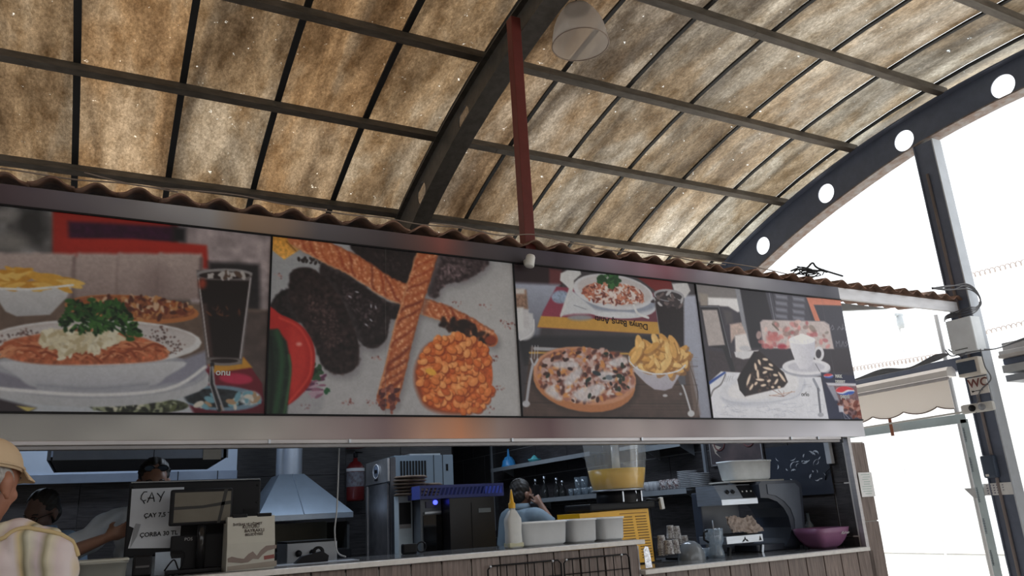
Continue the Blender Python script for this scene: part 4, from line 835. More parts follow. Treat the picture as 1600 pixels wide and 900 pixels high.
# cable bundles
def cable(pts, r=.006, lab='loose grey cable', m=CABLE, label=None, grp=None):
    p = [tuple(v) for v in spline([tuple(q) for q in pts], 8, False)]
    return obj('cable', MB().tube(p, r, 6), m)
cg = thing('cable_bundle', 'sagging bundle of grey cables along the beam below the electric box', 'cable')
for k in range(5):
    dz = .012*k; zz = random.uniform(-.02, .02)
    o = cable([(7.08, 7.0, 2.515+dz), (7.10, 6.0, 2.515+abs(zz)), (7.06, 5.5, 2.515+abs(zz)), (7.04, 5.1, 2.53+dz), (7.03, 4.8, 2.515+abs(zz)), (7.02, 4.5, 2.55+dz), (7.0, 4.35, 2.58)], .008); o.parent = cg
for k in range(3):
    o = cable([(6.98, 4.36-.03*k, 2.62), (6.95, 4.30-.03*k, 2.55+.02*k), (6.94, 4.2, 2.545-.01*k), (6.95, 4.1, 2.55+.01*k), (7.1, 3.97, 2.555), (7.22, 3.8, 2.60+.006*k), (7.26, 3.4, 2.655+.006*k), (7.28, 2.6, 2.65+.008*k)], .006); o.parent = cg
o = cable([(6.97, 4.03, 2.56), (6.96, 4.02, 2.4), (6.97, 4.0, 2.28), (6.96, 4.12, 2.18), (6.97, 4.2, 2.0)], .006); o.parent = cg
cg2 = thing('cable_bundle', 'tangle of cables looping over the tile end and down the post', 'cable')
for k in range(4):
    r_ = random.Random(k)
    o = cable([(6.6, 4.12, 3.12+.004*k), (6.85, 4.10, 3.14+r_.uniform(-.02, .03)), (7.05, 4.07, 3.19-.015*k+r_.uniform(-.01, .01)), (7.15, 4.05, 3.14-.012*k), (7.17, 4.04, 3.03+r_.uniform(-.02, .02)), (7.10, 4.05, 2.97-.01*k), (6.97, 4.05, 2.95-.02*k), (6.95, 4.25, 2.93-.01*k), (7.05, 4.35, 2.9)], .006, m=mat('dark_cable', (.08, .08, .09), .5)); o.parent = cg2
cg3 = thing('cable_bundle', 'black coil of wire lying on the roof tiles right of the sign middle', 'cable')
q0 = at(1275, 430, Y=4.12)
for k in range(5):
    r_ = random.Random(40+k); pts = [(q0.x+.10*math.cos(t*1.3+k)+.03*t-.15, 4.15+.05*math.sin(t*1.3+k), 3.10+.03*abs(math.sin(t*1.7+k))+.008*k) for t in range(8)]; o = cable(pts, .005, m=BLACK); o.parent = cg3
o = cable([(q0.x-.25, 4.1, 3.12), (q0.x-.12, 4.1, 3.15), (q0.x-.04, 4.1, 3.20), (q0.x+.02, 4.1, 3.16), (q0.x+.3, 4.1, 3.12)], .008, m=BLACK); o.parent = cg3
cg4 = thing('cable_bundle', 'thin wires lying along the roof tiles left of the arch', 'cable')
for a, z_, s_ in ((-1.0, 3.115, 0), (-.2, 3.13, 1), (.9, 3.115, 2), (1.7, 3.12, 3), (2.9, 3.11, 4), (3.6, 3.11, 5)):
    r_ = random.Random(s_); pts = [(a+.25*i, 4.16+r_.uniform(-.01, .03), z_+r_.uniform(-.006, .03)) for i in range(6)]; o = cable(pts, .004, m=mat('thin_wire', (.25, .2, .17), .6)); o.parent = cg4
# ---- canopy of the neighbouring stall to the right of the post
nb = thing('side_canopy', 'layered pale and dark eave of the stall right of the post', 'canopy')
for (z, h, m_, x) in ((2.60, .07, mat('grey_felt', (.40, .39, .39), .8), 7.5), (2.535, .035, mat('white_strip', (.75, .75, .76), .5), 7.42), (2.50, .03, mat('cream_strip', (.58, .54, .52), .5), 7.4), (2.455, .055, DARKSTEEL, 7.46), (2.385, .07, mat('pale_grey_strip', (.5, .52, .54), .5), 7.42), (2.30, .06, mat('mid_grey_strip', (.34, .37, .42), .5), 7.44)):
    obj('strip', MB().box((x, 3.0, z), (.3, 2.1, h), b=.004), m_, nb)
nw = thing('stall_front', 'sunlit white stall shutter frame right of the post', 'wall'); wf = mat('white_frame', (.8, .8, .8), .5)
obj('frame_post', MB().box((7.6, 4.02, 1.13), (.05, .06, 2.26)), wf, nw); obj('panel', MB().box((7.7, 3.0, 1.13), (.05, 2.0, 2.26)), wf, nw); obj('vent', MB().box((7.66, 3.85, 2.2), (.03, .18, .08)), DARKSTEEL, nw); obj('vent', MB().box((7.66, 3.4, 2.16), (.03, .16, .14)), mat('blue_grey_vent', (.35, .42, .5), .5), nw)
# far white building with its gutter, downpipe, wall lamp and tiled ridge
fb = thing('white_building', 'overexposed white house across the street behind the sign end', 'building', (16, 12, 0)); WB = mat('sunlit_white_render', (.92, .92, .92), .8, scale=1, col2=(.88, .88, .88))
obj('wall', MB().box((2.2, 0, 2.2), (.4, 26, 4.4)), WB, fb)
for y in (-5.5, -2.5, 1.5): obj('window', MB().box((1.98, y, 2.4), (.06, 1.1, 1.2)), mat('pale_window', (.75, .76, .78), .3), fb)
HX = mat('pale_spiral_sheath', (.52, .45, .42), .8)
def coil(q1, q2, X, r, label):
    a, b = at(*q1, X=X), at(*q2, X=X); d = b-a; L_ = d.length; n = int(L_/.07); u = d.normalized(); s1 = u.cross(Vector((0, 0, 1))).normalized(); s2 = s1.cross(u)
    pts = [tuple(a+u*(L_*i/(n*8))+s1*(r*math.cos(PI*i/4))+s2*(r*math.sin(PI*i/4))) for i in range(n*8)]
    tag(obj('spiral_cable', MB().tube(pts, .009, 4, False), HX), label, 'cable', 'spiral cables outside')
coil((1503, 434), (1606, 408), 11.5, .04, 'pale spiral cable running outside to the right of the post, upper one')
coil((1536, 520), (1606, 503), 11.5, .03, 'pale spiral cable outside right of the electric box, lower one')
coil((1325, 578), (1468, 556), 11.5, .04, 'pale spiral cable outside seen above the roller awning')
ul = at(1406, 500, Y=9.0); wl = thing('wall_lamp', 'small pale lamp bracket seen through the gap under the fascia', 'lamp', ul)
obj('arm', MB().box((0, 0, .1), (.2, .04, .05)), GREYP, wl); obj('body', MB().lathe([(0, -.16), (.05, -.16), (.065, -.1), (.06, .07), (0, .08)], n=16), GREYP, wl); obj('pole', MB().tube([(0, .05, -ul.z), (0, .05, .1)], .02, 8), mat('pale_pole', (.75, .75, .75), .5), wl)
a_, b_ = at(1462, 492, Y=5.3), at(1479, 567, Y=5.3); dp = thing('street_pole', 'slim grey pole standing behind the gap left of the electric box', 'pole', (a_.x, 5.3, 0)); obj('shaft', MB().tube([(0, 0, 0), (0, 0, a_.z)], [.03, .022], 10), mat('mid_grey_pole', (.32, .32, .33), .6), dp)
a_ = at(1315, 479, Y=5.2); sf = thing('soffit_board', 'pale tapering soffit board under the fascia right of the sign', 'board'); sb = MB(); p1, p2, p3 = at(1300, 472, Y=4.6), at(1300, 486, Y=4.6), at(1390, 482, Y=4.6)
sb.prism([p1, p2, p3], (0, .04, 0)); obj('board', sb, GREYP, sf)
# ================================================================ KITCHEN AND COUNTER CONTENTS
TZ, TL = 1.160, .976                      # tops of the raised and the lower counter
def rbox(name, label, cat, q1, q2, Y, depth, m, b=.004, group=None, zb=None):
    """thing whose front face (plane Y) spans two opposite corners seen in the photo"""
    a, c = at(*q1, Y=Y), at(*q2, Y=Y); z0, z1 = min(a.z, c.z), max(a.z, c.z)
    if zb is not None: z0 = zb
    root = thing(name, label, cat, ((a.x+c.x)/2, Y+depth/2, z0), group=group); W, Hh = abs(a.x-c.x), z1-z0
    obj('body', MB().box((0, 0, Hh/2), (W, depth, Hh), b=b), m, root); return root, W, Hh
# shelves on the right wall
SHM = mat('painted_shelf_metal', (.26, .28, .31), .45, .3)
def shelf(q1, q2, label, zoff=0, cut=None):
    a, c = at(*q1, X=5.0), at(*q2, X=5.0); y0, y1 = min(a.y, c.y), max(a.y, c.y); z = (a.z+c.z)/2+zoff
    r = thing('wall_shelf', label, 'shelf', (5.09, (y0+y1)/2, z), group='metal wall shelves')
    obj('plank', MB().box((0, 0, 0), (.24, y1-y0, .018)), SHM, r); obj('front_lip', MB().box((-.12, 0, -.01), (.006, y1-y0, .05)), mat('shelf_lip', (.36, .39, .42), .4, .4), r)
    for k in (-.4, .4): obj('bracket', MB().prism([(.11, (y1-y0)*k, -.01), (-.10, (y1-y0)*k, -.01), (.11, (y1-y0)*k, -.12)], (0, .012, 0)), SHM, r)
    return z+.009, y0, y1
zA, ya, yb = shelf((770, 733), (925, 709), 'upper grey metal shelf carrying the blue funnel')
zB, yc, yd = shelf((830, 783), (937, 772), 'lower metal shelf behind the juice machine with bottles and glasses')
zC, ye, yf = shelf((1000, 772), (1076, 764), 'metal shelf right of the juice bowl with cups and plates')
zD, yg, yh = shelf((1000, 700), (1066, 694), 'short top metal shelf just under the shutter rail')
for px_ in (768, 1103):
    a = at(px_, 740, X=5.19); ur = thing('shelf_upright', 'grey wall upright of the shelves left of the blue funnel' if px_ < 900 else 'thin pale wall upright right of the stacked plates', 'upright', (5.20, a.y, 1.5)); obj('channel', MB().box((0, 0, .35), (.03, .035, 1.4)), SHM, ur)
# blue funnel and teal squeezer
q = at(795, 724, X=5.08); fu = thing('funnel', 'upturned blue plastic funnel on the upper shelf', 'funnel', (5.08, q.y, zA))
obj('cone', MB().lathe([(.10, 0), (.105, .012), (.098, .03), (.085, .09), (.05, .135), (.02, .15), (.012, .22), (.009, .25), (0, .25)]), mat('blue_plastic', (.05, .28, .62), .35), fu)
q = at(835, 717, X=5.08); te = thing('squeezer', 'teal plastic citrus squeezer lying on the upper shelf', 'squeezer', (5.08, q.y, zA)); TEAL = mat('teal_plastic', (.10, .42, .46), .35)
obj('bowl', MB().lathe([(0, 0), (.06, 0), (.085, .04), (.088, .05), (.07, .05)]), TEAL, te); obj('cone', MB().lathe([(.06, .045), (.03, .08), (.006, .10), (0, .10)], n=12), TEAL, te); obj('handle', MB().box((0, .09, .045), (.02, .06, .012), b=.004), TEAL, te)
# glasses and bottles on lower shelf, cups and plates
gl0 = None
DG = thin_translucent('shelf_glass', (.35, .42, .48), .5, .55, .05)
def glass_at(y, x, z, h, r, nm='glass', label='small clear glass on the lower shelf behind the juice machine', grp='glasses on the lower shelf'):
    g = thing(nm, label, 'glass', (x, y, z), group=grp); obj('tumbler', MB().lathe([(0, .004), (r*.75, .0), (r, h), (r*.93, h), (r*.7, .01), (0, .012)], n=14), DG, g); return g
for k, px_ in enumerate((893, 899, 905, 911, 917, 922, 927, 932)): q = at(px_, 770, X=5.06+.03*(k % 2)); glass_at(q.y, 5.05+.05*(k % 2), zB, .09, .03, label=('leftmost' if k == 0 else ORD[k]+' from the left')+' small glass on the shelf behind the juice bowl')
for k, px_ in enumerate((912, 922)): q = at(px_, 770, X=5.13); glass_at(q.y+.12, 5.14, zB, .22, .045, 'jar', ['tall clear jar at the back of the lower shelf, left one', 'tall clear jar at the back of the lower shelf, right one'][k], 'tall jars')
for k, px_ in enumerate((838, 852, 871, 880)):
    q = at(px_, 775, X=5.06); b_ = thing('bottle', ['dark slim bottle at the left end of the lower shelf', 'tall dark bottle with silver neck on the lower shelf', 'dark round bottle near the glasses on the lower shelf', 'short dark bottle beside the glasses'][k], 'bottle', (5.06, q.y, zB), group='bottles on the lower shelf')
    h = (.26, .28, .24, .2)[k]; obj('body', MB().lathe([(0, 0), (.04, 0), (.045, .03), (.04, h*.45), (.014, h*.65), (.014, h*.9), (0, h*.9)], n=14), mat('dark_bottle_glass', (.03, .03, .03), .08), b_); obj('cap', MB().lathe([(.017, h*.88), (.017, h), (0, h)], n=12), STAIN, b_)
CUPW = mat('cup_ceramic', (.42, .43, .45), .3)
for k, px_ in enumerate((1006, 1013, 1020, 1026)): q = at(px_, 765, X=5.05); cu_ = thing('cup', ['leftmost', 'second', 'third', 'rightmost'][k]+' small white cup of the row on the cup shelf', 'cup', (5.05, q.y, zC), group='white cups on the cup shelf'); obj('cup_body', MB().lathe([(0, 0), (.03, 0), (.042, .10), (.039, .10), (.028, .008), (0, .008)], n=16), CUPW, cu_)
for k, px_ in enumerate((1037, 1048, 1058)):
    q = at(px_, 762, X=5.05); cu_ = thing('mug', 'patterned round mug lying on the cup shelf, ' + ['leftmost', 'middle one', 'nearest the plates'][k], 'mug', (5.06, q.y, zC), group='mugs on the cup shelf'); obj('mug_body', MB().lathe([(0, 0), (.04, 0), (.052, .03), (.05, .105), (.046, .105), (.04, .01), (0, .01)], n=16), mat('patterned_cup', (.50, .48, .47), .3, scale=60, col2=(.14, .09, .09), contrast=(.45, .55)), cu_); obj('handle', MB().tube([(-.05, .0, .08), (-.075, 0, .07), (-.075, 0, .04), (-.05, 0, .03)], .006), CUPW, cu_)
pl0 = None
for s_, (px_, n_) in enumerate(((1075, 10), (1095, 8))):
    q = at(px_, 760, X=5.06); yy = q.y
    for k in range(n_):
        if pl0 is None: p_ = tag(obj('plate', MB().lathe([(0, 0), (.06, 0), (.10, .014), (.099, .018), (.058, .006), (0, .006)], n=24), CUPW), 'lowest white plate of the left stack at the end of the cup shelf', 'plate', 'plates on the cup shelf'); pl0 = p_; p_.location = (5.07, yy, zC)
        else: p_ = pl0.copy(); COL.objects.link(p_); p_.location = (5.07, yy, zC+.0165*k)
        p_['label'] = ORD[k if k < n_-1 else 9]+' white plate of the '+('left' if s_ == 0 else 'right')+' stack at the end of the cup shelf'
# items on the top short shelf
o = rbox('tray', 'flat tray on the short top shelf', 'tray', (1004, 692), (1040, 686), 6.6, .25, GREYP); o[0].location = (5.08, 6.75, zD)
# framed picture and dark poster on the wall
a, c_ = at(1112, 728, X=5.205), at(1195, 690, X=5.205); fr = thing('framed_poster', 'thin silver frame with dark poster above the coffee machine', 'picture', (5.205, (5.10+5.76)/2, 1.93)); fy, fz = .66, .46
obj('poster', MB().box((0, 0, 0), (.012, fy, fz)), mat('brown_poster', (.13, .10, .10), .25, scale=3, col2=(.07, .06, .065)), fr)
for nm, p_, d_ in (('frame_bar', (-.006, 0, -fz/2), (.02, fy+.02, .014)), ('frame_bar', (-.006, 0, fz/2), (.02, fy+.02, .014)), ('frame_bar', (-.006, fy/2, 0), (.02, .014, fz)), ('frame_bar', (-.006, -fy/2, 0), (.02, .014, fz))): obj(nm, MB().box(p_, d_), ALU, fr)
bx = MB(); bx.prism([(-.008, .18, -.07), (-.008, .30, -.03), (-.008, .27, -.12), (-.008, .20, -.17), (-.008, .26, -.11)], (.001, 0, 0)); obj('print', bx, mat('cream_print', (.42, .36, .30), .5), fr)
for yy in (.2, -.18): obj('print', MB().tube([(-.008, yy+.07*math.cos(t), -.04+.06*math.sin(t)) for t in np.linspace(PI*.9, PI*2.1, 8)], .008, 6), mat('wine_print', (.14, .05, .05), .5), fr)
a, c_ = at(1196, 776, X=5.205), at(1288, 695, X=5.205); po = thing('wall_poster', 'dark poster with pale swirling coffee artwork on the right wall', 'poster', (5.205, 4.735, 1.585)); py_, pz_ = .66, .42
obj('sheet', MB().box((0, 0, 0), (.006, py_, pz_)), mat('navy_poster', (.035, .04, .055), .3), po)
sw = MB(); r_ = random.Random(12); PSW = mat('pale_swirl_print', (.50, .52, .56), .4)
for k in range(26):
    y, z, r2, t0 = r_.uniform(-.24, .24), r_.uniform(-.15, .14), r_.uniform(.015, .05), r_.uniform(0, 6)
    pts = [(-.0045, y+r2*math.cos(t0+t), z+r2*.8*math.sin(t0+t)) for t in np.linspace(0, r_.uniform(1.2, 3), 7)]; ww = r_.uniform(.006, .022)
    P_ = [Vector(p) for p in pts]; ins = [Vector((p.x, y+(p.y-y)*(1-ww/r2*(1-abs(i-3)/3.2)), z+(p.z-z)*(1-ww/r2*(1-abs(i-3)/3.2)))) for i, p in enumerate(P_)]; sw.add(P_+ins, [(i, i+1, 8+i, 7+i) for i in range(6)])
o = obj('swirl_print', sw, PSW, po); o['kind'] = 'stuff'
# electrical adapter near the corner
q = at(1295, 705, X=5.19); ad = thing('wall_adapter', 'grey trunking piece hanging in the top right corner of the opening', 'adapter', q); obj('housing', MB().box((0, 0, 0), (.04, .05, .20), b=.006), mat('pale_grey_trunking', (.45, .46, .48), .4), ad); obj('lead', MB().tube([(0, 0, -.1), (0, .01, -.13), (.0, .06, -.16), (.01, .09, -.22)], .004, 6), BLACK, ad)
# paper notices on the front pillar
nt_ = thing('paper_notice', 'white paper notice with faint green handwriting on the tiled pillar', 'paper', at(1354, 757, Y=4.196)); obj('sheet', MB().box((0, 0, 0), (.155, .003, .185)), mat('bright_paper', (.8, .81, .82), .8), nt_)
for k in range(9): obj('writing', MB().box((random.uniform(-.01, .01), -.002, .075-.018*k), (random.uniform(.06, .11), .001, .004)), mat('faint_green_ink', (.36, .50, .46), .8), nt_)
# ---------------- coffee grinder / machine on the lower counter
cm = thing('coffee_machine', 'dark coffee machine with stainless control head and drip tray', 'coffee machine', (0, 0, 0)); CMB = mat('blue_black_body', (.045, .055, .08), .35)
def X_(px_, py_, Y): return at(px_, py_, Y=Y)
Y0 = 4.62
hd = MB(); a = [X_(1128, 785, Y0), X_(1184, 787, Y0), X_(1186, 755, Y0+.06), X_(1133, 757, Y0+.06)]
hd.prism([(4.215, Y0, 1.375), (4.215, Y0+.07, 1.485), (4.215, Y0+.28, 1.485), (4.215, Y0+.28, 1.335), (4.215, Y0, 1.335)], (.37, 0, 0)); obj('control_head', hd, STAIN, cm)
obj('dark_panel', MB().prism([(4.44, Y0+.001, 1.382), (4.44, Y0+.061, 1.478), (4.44, Y0+.07, 1.475), (4.44, Y0+.008, 1.380)], (.14, 0, 0)), BLACK, cm)
for x in (4.31, 4.365): obj('gauge', MB().lathe([(0, 0), (.018, 0), (.018, .006), (0, .006)], c=(x, Y0+.032, 1.432), axis=Matrix.Rotation(math.radians(58), 3, 'X'), n=16), BLACK, cm)
for x in (4.465, 4.51, 4.555): obj('knob', MB().ell((x, Y0+.030, 1.43), (.007, .007, .007), n=8, m=6), WHITEP, cm)
sd = MB(); prof_ = [(4.60, 1.475), (4.63, 1.50), (5.02, 1.50), (5.07, 1.47), (5.02, 1.00), (4.79, 1.00), (4.85, 1.06), (4.88, 1.14), (4.87, 1.22), (4.83, 1.29), (4.77, 1.34), (4.68, 1.37), (4.60, 1.375)]
sd.prism([(x, Y0-.02, z) for x, z in prof_], (0, .36, 0)); obj('housing', sd, CMB, cm)
sdp = MB(); sdp.prism([(x, Y0-.026, z) for x, z in [(4.68, 1.475), (4.99, 1.475), (5.03, 1.44), (5.00, 1.08), (4.91, 1.10), (4.925, 1.2), (4.90, 1.28), (4.84, 1.34), (4.76, 1.385), (4.68, 1.40)]], (0, .006, 0)); obj('side_panel', sdp, mat('slate_panel', (.10, .12, .16), .4), cm)
obj('back_column', MB().box((4.42, Y0+.30, 1.21), (.40, .10, .46), b=.01), CMB, cm)
obj('drip_tray', MB().box((4.305, Y0+.05, 1.085), (.365, .30, .055), b=.004), STAIN, cm)
obj('grate', MB().box((4.305, Y0+.05, 1.117), (.35, .28, .008)), BLACKM, cm)
em = MB(); em.prism([(4.29, Y0-.102, 1.07), (4.305, Y0-.102, 1.105), (4.32, Y0-.102, 1.07), (4.305, Y0-.102, 1.082)], (0, .001, 0)); obj('emblem', em, INK, cm); obj('emblem', MB().prism([(4.272, Y0-.102, 1.066), (4.288, Y0-.102, 1.085), (4.298, Y0-.102, 1.072)], (0, .001, 0)), INK, cm); obj('emblem', MB().prism([(4.338, Y0-.102, 1.066), (4.322, Y0-.102, 1.085), (4.312, Y0-.102, 1.072)], (0, .001, 0)), INK, cm); obj('emblem', MB().prism([(4.445, Y0-.102, 1.068), (4.457, Y0-.102, 1.102), (4.469, Y0-.102, 1.068)], (0, .001, 0)), INK, cm)
for x in (4.20, 4.53): obj('leg', MB().bar((x, Y0-.02, TL), (x+.015, Y0-.02, 1.03), .025, .02), BLACK if x < 4.4 else STAIN, cm)
obj('foot_plate', MB().box((4.75, Y0+.14, 1.001), (.46, .26, .05), b=.01), CMB, cm)
bag = thing('paper_bag', 'crumpled brown paper bag lying on the coffee machine tray', 'bag', (4.40, Y0+.03, 1.128)); bg_ = MB(); r_ = random.Random(5); nu, nv = 14, 8; vs_ = []
for th in (0, .02):
    for j in range(nv+1):
        for i in range(nu+1): u, v = i/nu, j/nv; vs_.append(((u-.5)*(.30-.05*v)+r_.uniform(-.006, .006), -.08+.08*v+r_.uniform(-.012, .012)+th, v*.115+r_.uniform(-.006, .006)+.01*math.sin(u*7)))
W1 = nu+1; off = W1*(nv+1); fs = [(j*W1+i, j*W1+i+1, (j+1)*W1+i+1, (j+1)*W1+i) for j in range(nv) for i in range(nu)]; bg_.add(vs_, fs+[tuple(off+i for i in reversed(f)) for f in fs]); obj('bag_body', bg_, mat('brown_paper', (.40, .33, .29), .85, scale=9, bump=.2), bag)
MILKTUB = mat('milky_tub', (.84, .86, .88), .35, scale=5, col2=(.76, .78, .80))
wb = thing('plastic_tub', 'white translucent tub standing on top of the coffee machine', 'tub', (4.66, Y0+.17, 1.50))
def tub(parent, w_, d_, h, taper=.86, m=MILKTUB, nm='tub_body'):
    mb = MB(); t = .004; n = 32
    def ring(s_, z, e=0):
        out = []
        for k in range(n):
            q_ = 2*PI*k/n; cx, sx = math.cos(q_), math.sin(q_); p = 2/5.
            out.append(((w_/2*s_+e)*abs(cx)**p*(1 if cx >= 0 else -1), (d_/2*s_+e)*abs(sx)**p*(1 if sx >= 0 else -1), z))
        return out
    rings = [ring(taper*.9, 0), ring(taper, .012), ring(1, h-.012), ring(1, h-.012, .006), ring(1, h, .006), ring(1, h, -t), ring(taper, .016, -t), ring(taper*.9, .01)]
    vs_ = [v for r_ in rings for v in r_]; fs = [(i*n+k, i*n+(k+1) % n, (i+1)*n+(k+1) % n, (i+1)*n+k) for i in range(len(rings)-1) for k in range(n)]+[tuple(range(n)), tuple(7*n+k for k in range(n))]
    mb.add(vs_, fs, True); return obj(nm, mb, m, parent)
tub(wb, .45, .22, .155, .9, mat('white_tub', (.76, .79, .80), .35)); obj('tray_under', MB().box((.0, .0, -.009), (.58, .25, .012), b=.003), mat('ivory_tray', (.42, .40, .36), .4), wb)
wb.location.z = 1.516
# glass carafe
q = at(1120, 830, Y=4.58); ca = thing('carafe', 'dark glass carafe standing left of the coffee machine', 'carafe', (q.x-.10, 4.50, TL)); obj('body', MB().lathe([(0, 0), (.055, 0), (.058, .02), (.045, .08), (.06, .11), (.065, .20), (.061, .20), (.056, .11), (.042, .08), (.054, .02), (0, .015)], n=24), DG, ca); obj('handle', MB().tube([(-.06, 0, .19), (-.095, 0, .18), (-.10, 0, .13), (-.062, 0, .11)], .008), BLACK, ca); obj('plunger', MB().tube([(0, 0, .02), (0, 0, .26)], .004, 6), STAIN, ca)
# purple bowl
pb_ = thing('mixing_bowl', 'purple square bowl with white script at the right end of the counter', 'bowl', (5.00, 4.42, TL)); PUR = mat('purple_plastic', (.24, .10, .20), .35)
def sqbowl():
    mb = MB(); n = 40; prof_ = [(.0, .0), (.45, .0), (.62, .02), (.80, .06), (.94, .11), (1.0, .15), (.965, .15), (.9, .11), (.76, .065), (.6, .03), (.0, .02)]; vs_ = []
    for r_, z in prof_:
        for k in range(n):
            t = 2*PI*k/n+PI/4*0; cx, sx = math.cos(t), math.sin(t); p = .40
            vs_.append((.185*max(r_, .001)*abs(cx)**p*(1 if cx >= 0 else -1), .155*max(r_, .001)*abs(sx)**p*(1 if sx >= 0 else -1), z))
    return mb.add(vs_, [(i*n+k, i*n+(k+1) % n, (i+1)*n+(k+1) % n, (i+1)*n+k) for i in range(len(prof_)-1) for k in range(n)], True)
o = obj('bowl_body', sqbowl(), PUR, pb_); pb_.rotation_euler = (0, 0, .0)
text('lettering', 'Kahve', .035, (5.03, 4.262, TL+.10), (1, .0, 0), (0, -.6, 1), PAPER, pb_, shear=.3)
gb = thing('glass_bottle', 'small clear bottle behind the purple bowl', 'bottle', (5.15, 4.66, TL)); obj('body', MB().lathe([(0, 0), (.04, 0), (.045, .12), (.03, .17), (.012, .20), (.012, .26), (0, .26)], n=16), DG, gb)
# cups on the lower counter
q0 = at(1040, 862, Y=4.62)
tr = thing('cup_tray', 'black tray under the paper cup stacks', 'tray', (3.92, 4.66, TL)); obj('tray', MB().box((0, 0, .008), (.36, .22, .016), b=.004), BLACK, tr)
PC = mat('speckled_paper_cup', (.46, .46, .46), .6, scale=70, col2=(.20, .18, .18), contrast=(.46, .54))
def cupstack(px_, ytop, ybot, r, label, n=None, Y=4.62, dz=.014):
    zt, zb_ = at(px_, ytop, Y=Y).z, max(at(px_, ybot, Y=Y).z, TL+.016); x = at(px_, ybot, Y=Y).x; t = thing('paper_cup', label, 'cup', (x, Y, zb_), group='paper cups on the counter'); h = .095
    n = max(1, int((zt-zb_-h)/dz)+1)
    cm_ = MB().lathe([(0, h), (r*.72, h), (r*.74, h-.004), (r, 0), (r*1.04, 0), (r*1.04, .006), (r, .008)], n=18).mesh('cup_body'); cm_.materials.append(PC)
    for k in range(n): obj('cup_body', cm_, None, t, (0, 0, dz*k))
    return t
cupstack(1036, 833, 868, .034, 'leftmost short stack of upturned patterned paper cups', Y=4.60); cupstack(1046, 845, 866, .036, 'second stack of plain paper cups from the left', Y=4.56)
cupstack(1049, 820, 842, .034, 'paper cup stack standing behind with a dark sleeve', Y=4.72); cupstack(1060, 820, 862, .036, 'tallest stack of patterned paper cups', Y=4.70); cupstack(1057, 848, 865, .03, 'low patterned paper cup in front of the tallest stack', Y=4.55); cupstack(1071, 836, 858, .034, 'rightmost patterned paper cup stack', Y=4.68)
dm = thing('glass_dome', 'overturned grey glass bowl beside the paper cups', 'bowl', (at(1080, 866, Y=4.56).x, 4.56, TL)); obj('dome', MB().lathe([(.10, 0), (.095, .05), (.07, .10), (.035, .125), (0, .13)], n=28), mat('smoky_bowl', (.20, .22, .24), .15), dm)
for k, px_ in enumerate((1098, 1108)): q = at(px_, 862, Y=4.55); glass_at(4.55, q.x, TL, .07, .03, 'glass', ['small tea glass right of the overturned bowl, left one', 'small tea glass right of the overturned bowl, right one'][k], 'tea glasses on the counter')
# ---------------- juice dispenser
jd = thing('juice_dispenser', 'yellow and black juice dispenser with a clear bowl of orange juice', 'dispenser', (0, 0, 0)); YEL = mat('yellow_enamel', (.86, .46, .012), .35, scale=3)
Yj = 4.62; bl, br_, bt, bb_ = 3.02, 3.58, 1.335, .99
jz0 = 1.475
body = MB(); body.prism([(2.93, Yj, 1.335), (3.515, Yj, 1.35), (3.525, Yj, .985), (2.95, Yj, .985)], (0, .30, 0)); obj('body', body, YEL, jd)
for col_, x0_, x1_ in ((0, 3.27, 3.365), (1, 3.395, 3.485)):
    for k in range(16):
        z = 1.295-.0185*k; dx = .002*k; obj('vent_slot', MB().box(((x0_+x1_)/2+dx, Yj-.002, z), (x1_-x0_, .004, .006)), mat('slot_shadow', (.22, .12, .01), .6), jd)
obj('warning_print', MB().box((3.38, Yj-.002, 1.318), (.24, .002, .005)), mat('brown_print', (.3, .15, .02), .6), jd)
obj('head', MB().box((3.28, Yj+.14, 1.37), (.56, .34, .05), b=.012), BLACK, jd); obj('side_box', MB().box((3.565, Yj+.19, 1.19), (.07, .22, .42), b=.01), BLACK, jd)
obj('neck', MB().lathe([(.16, 1.39), (.165, 1.43), (.16, 1.475), (0, 1.475)], c=(3.355, Yj+.12, 0), n=40), BLACK, jd)
obj('rim_ring', MB().lathe([(.192, 1.475), (.198, 1.482), (.192, 1.488), (0, 1.488)], c=(3.355, Yj+.12, 0), n=48), STAIN, jd)
bowl = MB(); pf = [(.186, 1.488), (.202, 1.56), (.222, 1.70), (.240, 1.90), (.244, 1.98)]; bowl.lathe(pf, c=(3.355, Yj+.12, 0), n=48); obj('clear_bowl', bowl, thin_translucent('clear_bowl_plastic', (.75, .78, .8), .3, .84, .05), jd)
ju = MB(); ju.lathe([(0, 1.492), (.181, 1.492), (.196, 1.56), (.209, 1.63), (0, 1.634)], c=(3.355, Yj+.12, 0), n=40); obj('juice', ju, mat('orange_juice', (.86, .52, .05), .3, col2=(.80, .48, .05)), jd)
obj('agitator', MB().tube([(3.355, Yj+.12, 1.5), (3.355, Yj+.12, 1.9)], .03, 12), thin_translucent('agitator_plastic', (.6, .62, .64), .5, .5, .1), jd)
for dx in (-.06, .05, .11): obj('chrome_bracket', MB().box((3.345+dx, Yj-.045+abs(dx)*.25, 1.435), (.014, .008, .075), b=.003), STAIN, jd)
obj('tap_lever', MB().box((3.655, Yj+.02, 1.375), (.03, .03, .085), Matrix.Rotation(-.12, 3, 'Y'), b=.006), WHITEP, jd)
obj('tap_stem', MB().tube([(3.54, Yj+.04, 1.40), (3.655, Yj+.03, 1.40)], .012), BLACK, jd)
obj('base', MB().box((3.30, Yj+.17, .982), (.62, .28, .012)), BLACK, jd)
obj('tap', MB().tube([(3.66, Yj+.02, 1.02), (3.66, Yj+.02, 1.10)], .012), STAIN, jd)
